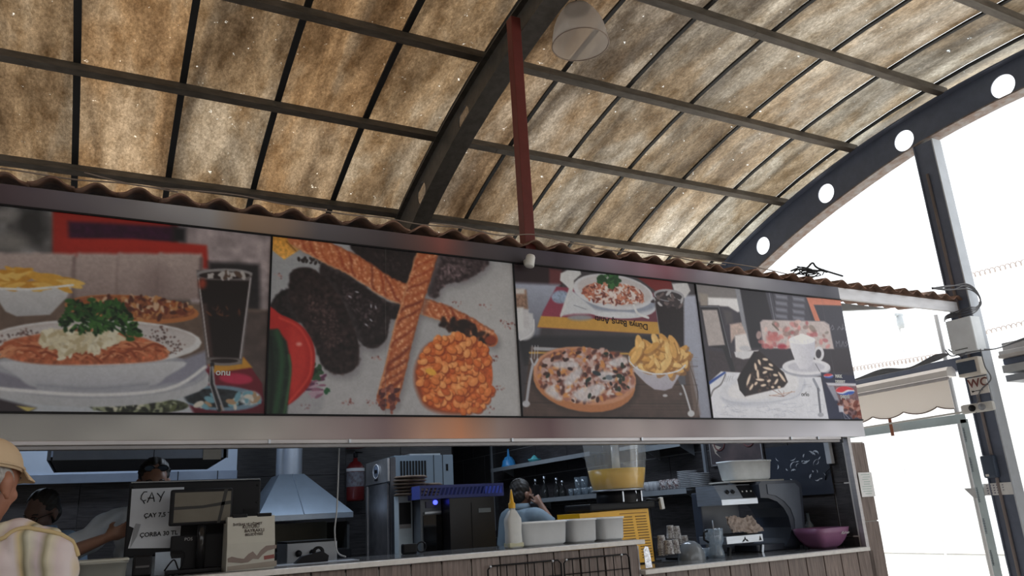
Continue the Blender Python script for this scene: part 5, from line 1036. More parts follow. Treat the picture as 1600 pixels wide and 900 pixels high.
# three tubs and squeeze bottle on raised counter
TX = [(2.63, .44, .17), (2.965, .27, .17), (3.22, .24, .15)]
a1, a2 = at(817, 845, Y=4.36), at(893, 843, Y=4.36); b1, b2 = at(893, 843, Y=4.38), at(936, 838, Y=4.38); c1, c2 = at(937, 838, Y=4.40), at(976, 836, Y=4.40)
for k, (p, q) in enumerate(((a1, a2), (b1, b2), (c1, c2))):
    t = thing('plastic_tub', ['long milky plastic tub on the raised counter, leftmost of three', 'middle milky plastic tub of the three on the counter', 'rightmost milky plastic tub, in front of the yellow machine'][k], 'tub', ((p.x+q.x)/2, 4.36+.115, TZ), group='milky tubs on the raised counter'); w_ = abs(q.x-p.x)
    tub(t, w_-.008, .22, .145, .94)
sq = at(803, 851, Y=4.36); sb_ = thing('squeeze_bottle', 'square white squeeze bottle with a yellow pointed nozzle', 'bottle', (sq.x, 4.36, TZ)); sbm = MB()
def sqring(w_, z): return [(w_/2*abs(math.cos(t))**.5*(1 if math.cos(t) >= 0 else -1), w_/2*.8*abs(math.sin(t))**.5*(1 if math.sin(t) >= 0 else -1), z) for t in np.linspace(0, 2*PI, 24, endpoint=False)]
rg = [sqring(w_, z) for w_, z in ((.094, 0), (.10, .006), (.098, .05), (.094, .09), (.10, .15), (.097, .17), (.05, .215), (.036, .222), (.036, .235))]; sbm.add([v for r_ in rg for v in r_], [(i*24+k, i*24+(k+1) % 24, (i+1)*24+(k+1) % 24, (i+1)*24+k) for i in range(8) for k in range(24)]+[tuple(range(24)), tuple(8*24+k for k in range(24))], True)
obj('bottle_body', sbm, mat('translucent_hdpe', (.60, .61, .60), .35), sb_); obj('liquid', MB().box((0, 0, .017), (.099, .080, .028), b=.006), mat('pale_yellow_liquid', (.55, .54, .38), .3), sb_)
obj('nozzle', MB().lathe([(.022, .232), (.022, .262), (.014, .268), (.010, .30), (.004, .345), (0, .345)], n=16), mat('yellow_nozzle', (.72, .40, .03), .4), sb_)
# silver foil roll at counter end
q = at(1002, 862, Y=4.18); fr_ = thing('foil_label', 'crinkled silver foil tag hanging on the raised counter end', 'tag', (3.13, 4.17, .985)); obj('foil', MB().prism([(-.022, 0, 0), (.03, 0, 0), (.022, 0, .09), (.012, 0, .125), (-.01, 0, .13), (-.026, 0, .11)], (0, .004, 0)), mat('crinkled_foil', (.75, .76, .8), .25, .8, scale=40, col2=(.35, .36, .4), bump=.5), fr_)
# wire racks on the counter front
def rack(pL, pR, label, n, tilt=0):
    a, c = at(*pL, Y=4.185), at(*pR, Y=4.185); r = thing('wire_rack', label, 'rack', (a.x, 4.185, 0), group='black wire racks under the counter'); w_ = c.x-a.x; z = (a.z+c.z)/2
    obj('frame', MB().tube([(0, 0, .2), (0, 0, z-.02), (.02, 0, z), (w_-.02, 0, z), (w_, 0, z-.02), (w_, 0, .2)], .005, 6), BLACK, r)
    for k in range(1, n): obj('wire', MB().tube([(w_*k/n, 0, .2), (w_*k/n, 0, z)], .0032, 6), BLACK, r)
    for k in range(5): obj('wire', MB().tube([(0, 0, z-.085-.14*k), (w_, 0, z-.085-.14*k)], .0032, 6), BLACK, r)
    for x in (.015, w_-.06): obj('screw', MB().ell((x, -.006, z-.002), (.009, .006, .009), n=10, m=6), STAIN, r)
rack((762, 886), (876, 874), 'left black wire grid rack screwed to the counter front', 8); rack((881, 878), (982, 862), 'right black wire grid rack screwed to the counter front', 8)
# ---------------- left: monitor, customer screen, donation box, card reader, plastic box
mo = thing('till_monitor', 'large black till monitor seen from behind with a price sheet taped on', 'monitor', (0, 0, 0))
Ym = 4.52; A, B, Cc, Dd = at(203, 755, Y=Ym), at(408, 746, Y=Ym+.02), at(408, 868, Y=Ym+.02), at(198, 871, Y=Ym)
mx0, mx1, mz0, mz1 = A.x, B.x, 1.25, A.z
obj('back_shell', MB().box(((mx0+mx1)/2, Ym+.03, (mz0+mz1)/2), (mx1-mx0, .03, mz1-mz0), b=.008), BLACK, mo)
obj('top_edge', MB().box(((mx0+mx1)/2, Ym+.03, mz1+.004), (mx1-mx0-.01, .03, .007), b=.002), mat('grey_edge', (.22, .23, .24), .4), mo)
obj('column', MB().box(((mx0+mx1)/2+.02, Ym+.05, 1.25), (.10, .05, .18), b=.01), BLACK, mo)
obj('base', MB().box(((mx0+mx1)/2+.02, Ym+.14, TZ+.012), (.34, .20, .024), b=.008), BLACK, mo)
obj('recess', MB().box((mx1-.05, Ym+.012, mz0+.16), (.07, .004, .11)), BLACKM, mo)
for x, z in ((mx0+.015, mz1-.02), (mx1-.02, mz1-.03), (mx1-.02, mz1-.12)): obj('screw', MB().ell((x, Ym+.014, z), (.006, .003, .006), n=8, m=4), BLACKM, mo)
ps = thing('price_sheet', 'white price sheet taped to the monitor, tea and soup prices', 'paper', (0, 0, 0))
P0 = [at(x, y, Y=Ym+.008) for x, y in ((206, 764), (287, 762), (278, 858), (200, 857), (203, 824), (209, 822), (212, 816), (205, 823))]
p = [at(*v, Y=Ym+.008) for v in ((206, 764), (288, 761), (280, 856), (200, 857), (209, 825), (202, 822))]
obj('sheet', MB().prism(p, (0, .003, 0)), mat('price_paper', (.50, .52, .56), .85, scale=2, bump=.08), ps)
o_ = [at(*v, Y=Ym+.006) for v in ((203, 857), (209, 826), (212, 818), (220, 819), (214, 838))]
obj('folded_corner', MB().prism(o_, (0, .001, 0)), mat('paper_fold', (.26, .27, .29), .9), ps)
def wtext(s_, px_, py_, sz, bold=.0008):
    q = at(px_, py_, Y=Ym+.0065); return text('lettering', s_, sz, tuple(q), (1, 0, .02), (0, 0, 1), INK, ps, bold=bold)
wtext('ÇAY 7,5 TL', 224.5, 809, .030); wtext('ÇORBA 30 TL', 218, 839.5, .0298)
def hand(pts, w_=.0026):
    q = [at(180+x/4.09, 680+y/4.09, Y=Ym+.0055) for x, y in pts]; obj('handwriting', MB().tube([tuple(v) for v in q], w_, 5), INK, ps)
hand([(205, 362), (185, 362), (168, 385), (165, 408), (178, 420), (198, 415)]); hand([(178, 420), (188, 437)]); hand([(205, 430), (222, 395), (235, 365), (245, 395), (250, 425)]); hand([(208, 402), (250, 402)]); hand([(268, 370), (285, 388), (290, 398)]); hand([(315, 358), (300, 385), (283, 427)])
cd = thing('customer_display', 'black customer display on a stand facing out in front of the monitor', 'display', (0, 0, 0)); Yd = 4.40
dz_ = [at(*v, Y=Yd) for v in ((267, 765), (364, 762), (362, 818), (266, 822))]; cx, cz = (dz_[0].x+dz_[1].x)/2, (dz_[0].z+dz_[2].z)/2; dw, dh = dz_[1].x-dz_[0].x, dz_[0].z-dz_[3].z
obj('bezel', MB().box((cx, Yd, cz), (dw, .03, dh), b=.010), BLACK, cd)
scx = cx+.005; obj('screen', MB().box((scx, Yd-.0155, cz), (dw*.90, .002, dh*.82)), mat('reflecting_screen', (.13, .12, .10), .16, scale=3, col2=(.10, .09, .075)), cd)
SB = mat('screen_dark_bar', (.012, .012, .012), .3)
obj('reflection_bar', MB().prism([(scx-dw*.45, Yd-.017, cz-.012), (scx, Yd-.017, cz-.008), (scx+dw*.45, Yd-.017, cz+.008), (scx+dw*.45, Yd-.017, cz+.026), (scx, Yd-.017, cz+.006), (scx-dw*.45, Yd-.017, cz+.004)], (0, .0005, 0)), SB, cd)
obj('reflection_bar', MB().prism([(scx+dw*.24, Yd-.017, cz-.085), (scx+dw*.29, Yd-.017, cz-.085), (scx+dw*.40, Yd-.017, cz+.085), (scx+dw*.34, Yd-.017, cz+.085)], (0, .0005, 0)), SB, cd)
obj('stalk', MB().tube([(cx+.01, Yd+.02, cz-.05), (cx+.01, Yd+.02, TZ+.02)], .022, 14), mat('gloss_black', (.02, .02, .022), .15), cd); obj('foot', MB().box((cx-.02, Yd+.04, TZ+.01), (.26, .16, .02), b=.006), BLACK, cd)
obj('lower_case', MB().box((cx+.02, Yd+.075, TZ+.10), (.30, .03, .17), b=.008), BLACK, cd)
q = at(288, 845, Y=Yd+.058); text('lettering', 'POS', .022, tuple(q), (1, 0, 0), (0, 0, 1), mat('grey_print', (.45, .45, .46), .6), cd)
db = thing('donation_box', 'white cardboard donation box with a brown hill drawing and black clips', 'box', (0, 0, 0)); Yb = 4.30
v = [at(*p_, Y=Yb) for p_ in ((357, 808), (431, 805), (433, 886), (356, 893))]; x0, x1 = v[0].x, v[1].x; zt = v[0].z; zm = at(357, 850, Y=Yb).z
CB = mat('cream_card', (.50, .49, .44), .8, scale=3, col2=(.44, .43, .38))
bx = MB(); bx.prism([(x0, Yb, TZ), (x0, Yb, zm), (x0, Yb+.03, zt), (x0, Yb+.16, zt), (x0, Yb+.16, TZ)], (x1-x0, 0, 0)); obj('box_body', bx, CB, db)
obj('brown_hills', MB().prism([tuple(at(180+a/4.09, 680+b/4.09, Y=Yb-.002)) for a, b in ((718, 788), (745, 776), (790, 786), (822, 790), (850, 760), (880, 742), (905, 770), (930, 735), (965, 706), (1032, 700), (1030, 722), (975, 738), (940, 765), (915, 792), (880, 790), (850, 812), (810, 818), (720, 812))], (0, .001, 0)), mat('brown_card_print', (.24, .19, .17), .8), db)
obj('brown_strip', MB().prism([tuple(at(180+a/4.09, 680+b/4.09, Y=Yb-.002)) for a, b in ((716, 840), (1032, 800), (1032, 836), (716, 868))], (0, .001, 0)), mat('taupe_print', (.33, .29, .25), .8), db)
obj('red_stamp', MB().prism([tuple(at(180+a/4.09, 680+b/4.09, Y=Yb-.002)) for a, b in ((950, 772), (1016, 760), (1018, 785), (952, 796))], (0, .001, 0)), mat('red_print', (.26, .09, .08), .8), db)
for s_, px_, py_, sz in (('İHTİSAS VE HİZMET', 364, 822, .016), ('KUTUSU', 379, 826, .022), ('BAYRAKLI', 382, 832, .022), ('BELEDİYESİ', 383, 837.5, .017)):
    f_ = (at(px_, py_, Y=Yb).z-zm)/(zt-zm); q = at(px_, py_, Y=Yb+.03*f_-.002); text('lettering', s_, sz, tuple(q), (1, 0, .01), (0, .18, 1), mat('brown_ink', (.07, .05, .045), .8), db, bold=.0003)
for px_ in (374, 412): q = at(px_, 807, Y=Yb+.05); obj('bulldog_clip', MB().box((q.x, Yb+.04, zt+.004), (.075, .03, .018), b=.005), BLACK, db)
cr = thing('card_reader', 'small black card reader left of the monitor stand', 'card reader', (at(222, 888, Y=4.35).x, 4.37, TZ)); obj('body', MB().box((0, 0, .05), (.085, .06, .10), Matrix.Rotation(-.3, 3, 'X'), b=.012), BLACK, cr); obj('slot', MB().box((0, -.035, .05), (.06, .006, .01), Matrix.Rotation(-.3, 3, 'X')), mat('dark_grey', (.06, .06, .065), .4), cr)
pr_ = thing('pinned_paper', 'blue white paper and cable holder below the monitor', 'paper', (at(262, 885, Y=4.45).x, 4.46, TZ)); obj('sheet', MB().box((0, 0, .055), (.12, .004, .11), Matrix.Rotation(-.1, 3, 'X')), mat('bluish_paper', (.34, .40, .48), .7), pr_)
o = obj('cable', MB().tube([tuple(v) for v in spline([(.33, 4.42, TZ+.02), (.37, 4.41, TZ+.07), (.40, 4.43, TZ+.02), (.42, 4.42, TZ+.10), (.36, 4.43, TZ+.11)], 6, False)], .004, 6), BLACK); tag(o, 'thin black cable looping under the monitor', 'cable')
px0, px1 = at(118, 877, Y=4.30), at(200, 873, Y=4.30)
pbx = thing('plastic_box', 'clear lidded plastic box with papers at the counter left end', 'box', ((px0.x+px1.x)/2, 4.40, TZ)); pw = px1.x-px0.x
tub(pbx, pw, .2, px0.z-TZ-.01, .97, thin_translucent('frosted_box', (.55, .55, .50), .4, .3, .3), 'box_body'); obj('lid', MB().box((0, 0, px0.z-TZ-.006), (pw+.012, .21, .012), b=.004), mat('milky_lid', (.42, .42, .37), .4), pbx); obj('paper', MB().box((.03, -.06, .035), (.09, .02, .05)), PAPER, pbx)
# card terminal near cable on the counter (between donation box and fridge)
ct = thing('gas_hob', 'white and steel griddle with black knobs below the range hood', 'griddle', (0, 0, 0)); a, b2 = at(447, 853, Y=5.0), at(525, 848, Y=5.0)
gx = (a.x+b2.x)/2; gw = b2.x-a.x
obj('body', MB().box((gx, 5.12, TZ+.03), (gw, .30, .14), b=.006), mat('white_steel', (.34, .36, .39), .3, .3), ct); obj('top', MB().box((gx, 5.12, TZ+.105), (gw, .30, .012)), BLACKM, ct)
for k in (-.28, .0): obj('knob', MB().lathe([(0, 0), (.02, 0), (.018, .02), (0, .02)], c=(gx+gw*k, 4.968, TZ+.04), axis=Matrix.Rotation(PI/2, 3, 'X'), n=16), BLACK, ct)
obj('stand', MB().box((gx, 5.12, .58), (gw, .28, 1.08)), BLACKM, ct)
th_ = thing('tape_gun', 'black tape dispenser lying on papers on the counter', 'tape dispenser', (at(487, 872, Y=4.45).x, 4.45, TZ+.004)); mb = MB(); mb.prism([(-.09, 0, 0), (.09, 0, 0), (.095, 0, .03), (.06, 0, .055), (.0, 0, .045), (-.05, 0, .035)], (0, .05, 0)); obj('body', mb, BLACK, th_); obj('roll', MB().lathe([(.018, -.012), (.032, -.012), (.032, .012), (.018, .012)], c=(.04, .02, .05), axis=Matrix.Rotation(PI/2, 3, 'X'), n=20), BLACKM, th_)
pg = thing('flat_papers', 'thin white papers lying flat on the counter by the tape dispenser', 'paper', (at(490, 878, Y=4.45).x, 4.44, TZ)); obj('sheet', MB().box((0, 0, .002), (.46, .16, .003)), mat('greyed_paper', (.34, .37, .42), .7), pg)
cb = tag(obj('hanging_cable', MB().tube([tuple(v) for v in spline([at(530, 694, Y=4.5), at(529, 725, Y=4.5), at(528, 760, Y=4.5), at(526, 800, Y=4.5), at(523, 830, Y=4.5), at(527, 862, Y=4.5), at(540, 870, Y=4.45)], 8, False)], .0045, 6), mat('white_cable', (.40, .41, .42), .5)), 'thin white cable hanging down in front of the range hood', 'cable')
# ---------------- range hood in the back
rh = thing('range_hood', 'stainless pyramid range hood with a round duct', 'hood', (0, 0, 0)); Yh = 6.9
k1, k2, k3, k4 = at(404, 773, Y=Yh), at(552, 800, Y=Yh), at(440, 740, Y=Yh+.15), at(479, 741, Y=Yh+.15)
bxl, bxr, bz = at(403, 806, Y=Yh).x, at(552, 800, Y=Yh).x, at(480, 806, Y=Yh).z
tz_ = k3.z; md = (k3.x+k4.x)/2
hm = MB(); zs = [(bz-.03, bxl, bxr, Yh, 7.7), (bz+.015, bxl, bxr, Yh, 7.7), (tz_, k3.x, k4.x, Yh+.25, 7.5)]
vs_ = [v_ for z, xa, xb, ya_, yb_ in zs for v_ in ((xa, ya_, z), (xb, ya_, z), (xb, yb_, z), (xa, yb_, z))]
hm.add(vs_, [(i*4+k, i*4+(k+1) % 4, (i+1)*4+(k+1) % 4, (i+1)*4+k) for i in range(2) for k in range(4)]); obj('canopy', hm, mat('hood_stainless', (.50, .60, .72), .3, .85, scale=4), rh)
obj('inner', MB().box(((bxl+bxr)/2, (Yh+7.7)/2, bz+.0), (bxr-bxl-.04, .74, .01)), BLACKM, rh)
obj('duct', MB().lathe([(.115, tz_-.02), (.115, 2.75)], c=(md, Yh+.37, 0), n=28), mat('galvanised_duct', (.42, .46, .52), .4, .7, scale=5), rh); obj('seam', MB().bar((md+.01, Yh+.245, tz_), (md+.06, Yh-.003, bz+.02), .006, .006), mat('seam_shade', (.3, .35, .42), .4, .6), rh)
gr = thing('range_cooker', 'dark range with a steel splashback under the pyramid hood', 'cooker', (0, 0, 0)); obj('back_plate', MB().box(((bxl+bxr)/2, 7.8, bz-.15), (bxr-bxl, .03, .20)), mat('dull_brass_steel', (.20, .19, .15), .4, .6), gr); obj('body', MB().box(((bxl+bxr)/2, 7.35, .58), (bxr-bxl, .8, 1.16), b=.01), BLACKM, gr); obj('side_panel', MB().box((bxr-.03, 7.3, bz-.24), (.02, .7, .36)), mat('dark_side', (.06, .065, .07), .4, .4), gr)
# large hood unit on the left
HZ = at(352, 715, Y=5.6).z
lh = thing('extraction_hood', 'long stainless extraction hood box hanging at the left of the kitchen', 'hood', (0, 0, 0))
a, b2, c3 = at(75, 735, Y=5.6), at(352, 715, Y=5.6), at(316, 734, Y=6.1)
obj('front_panel', MB().box(((at(90, 700, Y=5.6).x+at(352, 700, Y=5.6).x)/2, 5.61, (HZ+2.78)/2), (at(352, 700, Y=5.6).x-at(78, 700, Y=5.6).x, .02, 2.78-HZ)), STAINB, lh)
xa, xb = at(78, 700, Y=5.6).x, at(352, 700, Y=5.6).x
obj('underside', MB().box(((xa+xb)/2, 6.12, HZ+.01), (xb-xa, 1.02, .02)), mat('hood_underside', (.035, .035, .04), .5, .3), lh)
for sx, nm in ((xa, 'end_plate'), (xb, 'end_plate')): obj(nm, MB().box((sx, 6.12, (HZ+2.78)/2), (.02, 1.04, 2.78-HZ)), STAINB, lh)
for px_ in (241,): obj('seam', MB().box((at(px_, 705, Y=5.6).x, 5.598, (HZ+2.78)/2), (.004, .004, 2.78-HZ)), BLACKM, lh)
q = at(332, 706, Y=5.59); obj('paper_label', MB().box((q.x, 5.595, q.z), (.115, .003, .10)), mat('ivory_label', (.50, .48, .43), .8), lh)
sp = thing('stainless_splashback', 'pale blue lit stainless wall panel behind the extraction hood', 'panel', (0, 0, 0)); za = at(60, 757, Y=7.9).z; zb2 = at(60, 742, Y=7.9).z
xl, xr = -2.5, at(371, 720, Y=7.9).x
obj('upper_panel', MB().box(((xl+xr)/2, 7.93, (zb2+2.75)/2), (xr-xl, .02, 2.75-zb2)), mat('lit_stainless', (.52, .60, .72), .42, .5, scale=2), sp)
obj('lower_band', MB().box(((xl+xr)/2, 7.90, (za+zb2)/2), (xr-xl, .05, zb2-za), b=.003), STAINB, sp)
for px_ in (278, 340): obj('seam', MB().box((at(px_, 745, Y=7.87).x, 7.872, (za+zb2)/2), (.006, .006, zb2-za)), BLACKM, sp)
# extinguisher
e0 = at(554, 745, Y=7.9); ex = thing('fire_extinguisher', 'red fire extinguisher hanging on the dark tiled back wall', 'extinguisher', (e0.x, 7.87, 0)); ez0, ez1 = at(554, 783, Y=7.87).z, at(554, 722, Y=7.87).z
RD = mat('extinguisher_red', (.13, .010, .010), .4)
obj('cylinder', MB().lathe([(0, ez0), (.085, ez0), (.09, ez0+.02), (.09, ez1-.06), (.06, ez1-.01), (.025, ez1+.01), (.02, ez1+.04), (0, ez1+.04)], n=28), RD, ex); obj('valve', MB().box((0, -.01, ez1+.07), (.04, .05, .05), b=.008), BLACK, ex); obj('lever', MB().bar((0, -.02, ez1+.10), (.03, -.12, ez1+.085), .02, .012), BLACK, ex); obj('wall_hook', MB().box((0, .02, ez1+.15), (.16, .1, .02)), RD, ex)
obj('label', MB().lathe([(.0915, ez0+.14), (.0915, ez1-.10)], n=28), mat('extinguisher_label', (.18, .19, .22), .5, scale=30, col2=(.10, .07, .08)), ex); obj('white_band', MB().lathe([(.0922, ez1-.095), (.0922, ez1-.065)], n=28), PAPER, ex)
# tall stainless cabinet + grey cabinet
Yf = 6.3
a = at(573, 723, Y=Yf); b2 = at(608, 714, Y=Yf); c3 = at(615, 712, Y=Yf)
SX, Y1, Y2 = 2.147, 6.3, 6.915; zt = at(608, 714, X=SX).z; zs_ = at(590, 757, X=SX).z; SD = .05
ts_ = thing('steel_cabinet', 'tall stainless water dispenser cabinet with a round badge', 'cabinet', (SX, (Y1+Y2)/2, 0)); LW = Y2-Y1
obj('body', MB().box((SD/2+.012, 0, zt/2), (SD, LW, zt), b=.004), mat('dark_stainless', (.20, .20, .22), .3, .85, scale=2, col2=(.10, .10, .11)), ts_)
obj('upper_door', MB().box((0, 0, (zt+zs_)/2), (.02, LW-.01, zt-zs_-.012), b=.004), mat('bright_stainless', (.66, .64, .64), .3, .8, scale=3, col2=(.36, .35, .36)), ts_); obj('lower_door', MB().box((0, -.04, zs_/2), (.02, LW-.12, zs_-.01), b=.004), mat('mid_stainless', (.52, .50, .52), .33, .85, scale=1.6, col2=(.12, .12, .13)), ts_)
obj('side_post', MB().box((0, LW/2-.03, zs_/2), (.02, .05, zs_-.01), b=.004), mat('bright_stainless', (.6, .6, .6), .3, .8), ts_)
bq = at(588.5, 737, X=SX-.01); by = bq.y-(Y1+Y2)/2; RX = Matrix.Rotation(-PI/2, 3, 'Y')
obj('badge', MB().lathe([(0, 0), (.075, 0), (.075, .003), (0, .003)], c=(-.012, by, bq.z), axis=RX, n=28, sx=.75), mat('badge_blue', (.16, .20, .28), .4), ts_); obj('badge_ring', MB().tube([(-.016, by+.078*math.cos(t), bq.z+.058*math.sin(t)) for t in np.linspace(0, 2*PI, 29)], .004, 5, False), PAPER, ts_); obj('badge_motif', MB().box((-.017, by, bq.z), (.002, .07, .03)), BLACK, ts_)
obj('handle', MB().box((-.016, by, zs_+.035), (.01, .06, .012)), BLACK, ts_)
tsb = thing('grey_machine', 'tall blue grey machine cabinet with vertical vent slots', 'machine', (0, 0, 0)); gx0, gx1 = at(616, 720, Y=6.75).x, at(708, 720, Y=6.75).x; gz = at(660, 711, Y=6.75).z
BG = mat('blue_grey_enamel', (.17, .215, .26), .4, scale=3, col2=(.15, .19, .23))
obj('body', MB().box(((gx0+gx1)/2, 6.75+.3, gz/2), (gx1-gx0, .6, gz), b=.008), BG, tsb); pass
vx0, vx1, vz0, vz1 = at(625, 730, Y=6.74).x, at(667, 730, Y=6.74).x, at(640, 747, Y=6.74).z, at(640, 720, Y=6.74).z
for k in range(9): obj('vent_slot', MB().box((vx0+(vx1-vx0)*(k+.5)/9, 6.748, (vz0+vz1)/2), ((vx1-vx0)/9*.62, .006, vz1-vz0)), BLACKM, tsb)
obj('switch', MB().box((at(699, 730, Y=6.74).x, 6.748, at(699, 730, Y=6.74).z), (.02, .006, .06)), BLACKM, tsb)
for px_ in (678, 692): q = at(px_, 730, Y=6.745); obj('seam', MB().box((q.x, 6.748, gz*.5), (.004, .004, gz)), BLACKM, tsb)
oo = rbox('flat_parcel', 'white slab lying on top of the grey machine', 'box', (640, 710), (688, 703), 6.9, .3, GREYP)[0]; oo.location.z = gz; oo.children[0].scale.z = .7
# display machine with blue light, black cabinet, bread stack, blue crate
q1, q2 = at(622, 775, Y=5.9), at(655, 775, Y=5.75); wm = thing('white_machine', 'white machine with a dark window left of the blue lit unit', 'machine', (0, 0, 0)); Zt = q1.z
obj('body', MB().box(((q1.x+q2.x)/2, 5.95, Zt/2), (q2.x-q1.x, .10, Zt), b=.006), mat('pale_machine', (.46, .52, .55), .4), wm); obj('window', MB().box(((q1.x+q2.x)/2-.005, 5.898, at(638, 802, Y=5.9).z), ((q2.x-q1.x)*.8, .008, at(638, 785, Y=5.9).z-at(638, 819, Y=5.9).z)), BLACK, wm); obj('strip', MB().box(((q1.x+q2.x)/2-.005, 5.896, at(638, 822, Y=5.9).z), ((q2.x-q1.x)*.8, .008, .03)), mat('brown_strip', (.22, .20, .19), .5), wm)
q1, q2 = at(656, 775, Y=5.75), at(701, 775, Y=5.6); um = thing('blue_light_unit', 'dark glass fronted unit with a glowing blue button', 'machine', (0, 0, 0)); Zt = at(680, 779, Y=5.75).z
obj('body', MB().box(((q1.x+q2.x)/2, 6.0, Zt/2), (q2.x-q1.x, .5, Zt), b=.006), mat('steel_grey_body', (.13, .145, .165), .4, .4), um); obj('glass_door', MB().box(((q1.x+q2.x)/2+.01, 5.745, Zt-.12-.32), ((q2.x-q1.x)*.86, .01, .64)), mat('black_glass', (.008, .008, .01), .06), um)
obj('panel', MB().box(((q1.x+q2.x)/2, 5.745, Zt-.045), ((q2.x-q1.x)*.5, .01, .05)), mat('navy_panel', (.03, .04, .12), .3), um); q = at(680, 785, Y=5.74); obj('blue_button', MB().ell((q.x, 5.738, q.z), (.02, .006, .018)), mat('blue_led', (.05, .05, .6), .4, emit=((.06, .08, 1), 2.2)), um); obj('handle', MB().bar((q1.x+.03, 5.735, Zt-.105), (q2.x-.01, 5.735, Zt-.10), .012, .015), STAIN, um)
q1, q2 = at(702, 775, Y=5.6), at(772, 775, Y=5.6); bc = thing('black_cabinet', 'black cabinet with a small sticker behind the squeeze bottle', 'cabinet', (0, 0, 0)); Zt = at(735, 777, Y=5.6).z; BCM = mat('satin_black', (.02, .018, .02), .35)
obj('body', MB().box(((q1.x+q2.x)/2, 5.85, Zt/2), (q2.x-q1.x, .5, Zt), b=.004), BCM, bc); q = at(758, 797, Y=5.59); obj('sticker', MB().box((q.x, 5.597, q.z), (.105, .003, .032)), mat('dull_sticker', (.26, .28, .28), .6), bc); obj('edge', MB().bar((q1.x+.003, 5.597, 0), (q1.x+.003, 5.597, Zt), .008, .004), STAIN, bc); obj('seam', MB().box(((q1.x+q2.x)/2-.01, 5.598, Zt/2), (.003, .003, Zt*.95)), BLACKM, bc)
cz_ = Zt; cq1, cq2 = at(676, 770, Y=5.62), at(774, 770, Y=5.62)
bcr = thing('blue_crate', 'blue plastic crate with slanted slots lying on the black cabinet', 'crate', ((q1.x+q2.x)/2-.06, 5.80, Zt+.002)); BLU = mat('blue_crate_plastic', (.06, .08, .32), .4); cw = .70; chh = .10
for z, h in ((.012, .024), (chh-.01, .02)): obj('rim', MB().box((0, -.16, z), (cw, .012, h)), BLU, bcr)
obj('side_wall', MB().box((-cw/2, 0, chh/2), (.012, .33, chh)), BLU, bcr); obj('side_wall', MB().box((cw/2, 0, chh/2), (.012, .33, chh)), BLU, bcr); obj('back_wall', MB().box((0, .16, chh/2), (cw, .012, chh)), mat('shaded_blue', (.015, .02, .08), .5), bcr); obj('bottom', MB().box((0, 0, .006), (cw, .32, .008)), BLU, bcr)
rb_ = MB().bar((-.012, -.16, .02), (.012, -.16, chh-.015), .010, .010, up=(0, 1, 0)).mesh('rib'); rb_.materials.append(BLU)
for k in range(20): obj('rib', rb_, None, bcr, (-cw/2+.03+.0337*k, 0, 0))
# bread stacks
BR = mat('flatbread', (.20, .145, .10), .85, scale=12, col2=(.09, .06, .045)); f0 = None
for s_, (px_, yb_, n_, Yp) in enumerate(((652, 778, 6, 5.78), (677, 776, 5, 5.90))):
    q = at(px_, yb_, Y=Yp); zb_ = max(at(638, 775, Y=5.9).z, um.children[0].dimensions.z if False else 0)
    base = at(638, 775, Y=5.9).z+.002 if s_ == 0 else at(680, 779, Y=5.75).z+.003
    for k in range(n_):
        if f0 is None:
            mb = MB(); mb.lathe([(0, 0), (.12, 0), (.14, .010), (.12, .022), (0, .024)], n=24, sy=.8); f0 = tag(obj('flatbread', mb, BR), 'lowest flatbread of the left stack by the blue crate', 'bread', 'flatbreads'); f0.location = (q.x, Yp+.14, base)
        else: o = f0.copy(); COL.objects.link(o); o.location = (q.x+random.uniform(-.008, .008), Yp+.14, base+.026*k); o['label'] = ORD[k if k < n_-1 else 9]+' flatbread of the '+('left' if s_ == 0 else 'right')+' stack by the blue crate'
# small stuff beyond on the raised counter: black glasses / cable box
tb_ = thing('black_gadget', 'small black gadget with looping handle at the foot of the white machine', 'gadget', (at(640, 868, Y=4.68).x, 4.66, TZ)); obj('body', MB().box((-.01, 0, .03), (.09, .05, .06), b=.01), BLACK, tb_); obj('ring', MB().tube([(.07+.03*math.cos(t), 0, .035+.03*math.sin(t)) for t in np.linspace(0, 2*PI, 17)], .005, 6, False), BLACK, tb_)
# unseen cool lights under the ceiling, added to brighten the kitchen beyond its hood lamps
def fill_light(x, y, z, sx, sy, e, col_=(.72, .84, 1.0)):
    l = bpy.data.lights.new('kitchen_fill', 'AREA'); l.shape = 'RECTANGLE'; l.size = sx; l.size_y = sy; l.energy = e; l.color = col_; o = bpy.data.objects.new('kitchen_fill', l); COL.objects.link(o); o.location = (x, y, z); return o
fill_light(-.6, 7.3, 2.70, 2.0, .25, 11)
fill_light(1.7, 5.8, 2.76, 1.2, .2, 16)
fill_light(4.0, 5.6, 2.76, .3, 1.8, 17)
fill_light(4.2, 8.6, 2.76, .3, 1.8, 12)
# ================================================================ PEOPLE
def fuse(mb, name, m, parent, voxel=.009, sm=3, wr=None):
    """union of overlapping closed shapes -> one continuous smooth surface"""
    me = mb.mesh(name); t = bpy.data.objects.new('t', me); COL.objects.link(t)
    r = t.modifiers.new('r', 'REMESH'); r.mode = 'VOXEL'; r.voxel_size = voxel
    s_ = t.modifiers.new('s', 'SMOOTH'); s_.iterations = sm; s_.factor = .6
    dg = bpy.context.evaluated_depsgraph_get(); m2 = bpy.data.meshes.new_from_object(t.evaluated_get(dg)); bpy.data.objects.remove(t); bpy.data.meshes.remove(me)
    n = len(m2.vertices)
    if wr is not None and n:
        co_ = np.empty(n*3, 'f'); m2.vertices.foreach_get('co', co_); nn = np.empty(n*3, 'f'); m2.vertices.foreach_get('normal', nn); co_ = co_.reshape(-1, 3); nn = nn.reshape(-1, 3)
        m2.vertices.foreach_set('co', (co_+nn*wr(co_)[:, None]).ravel())
    m2.polygons.foreach_set('use_smooth', [True]*len(m2.polygons)); m2.name = name; m2.update()
    m2.materials.clear(); return obj(name, m2, m, parent)
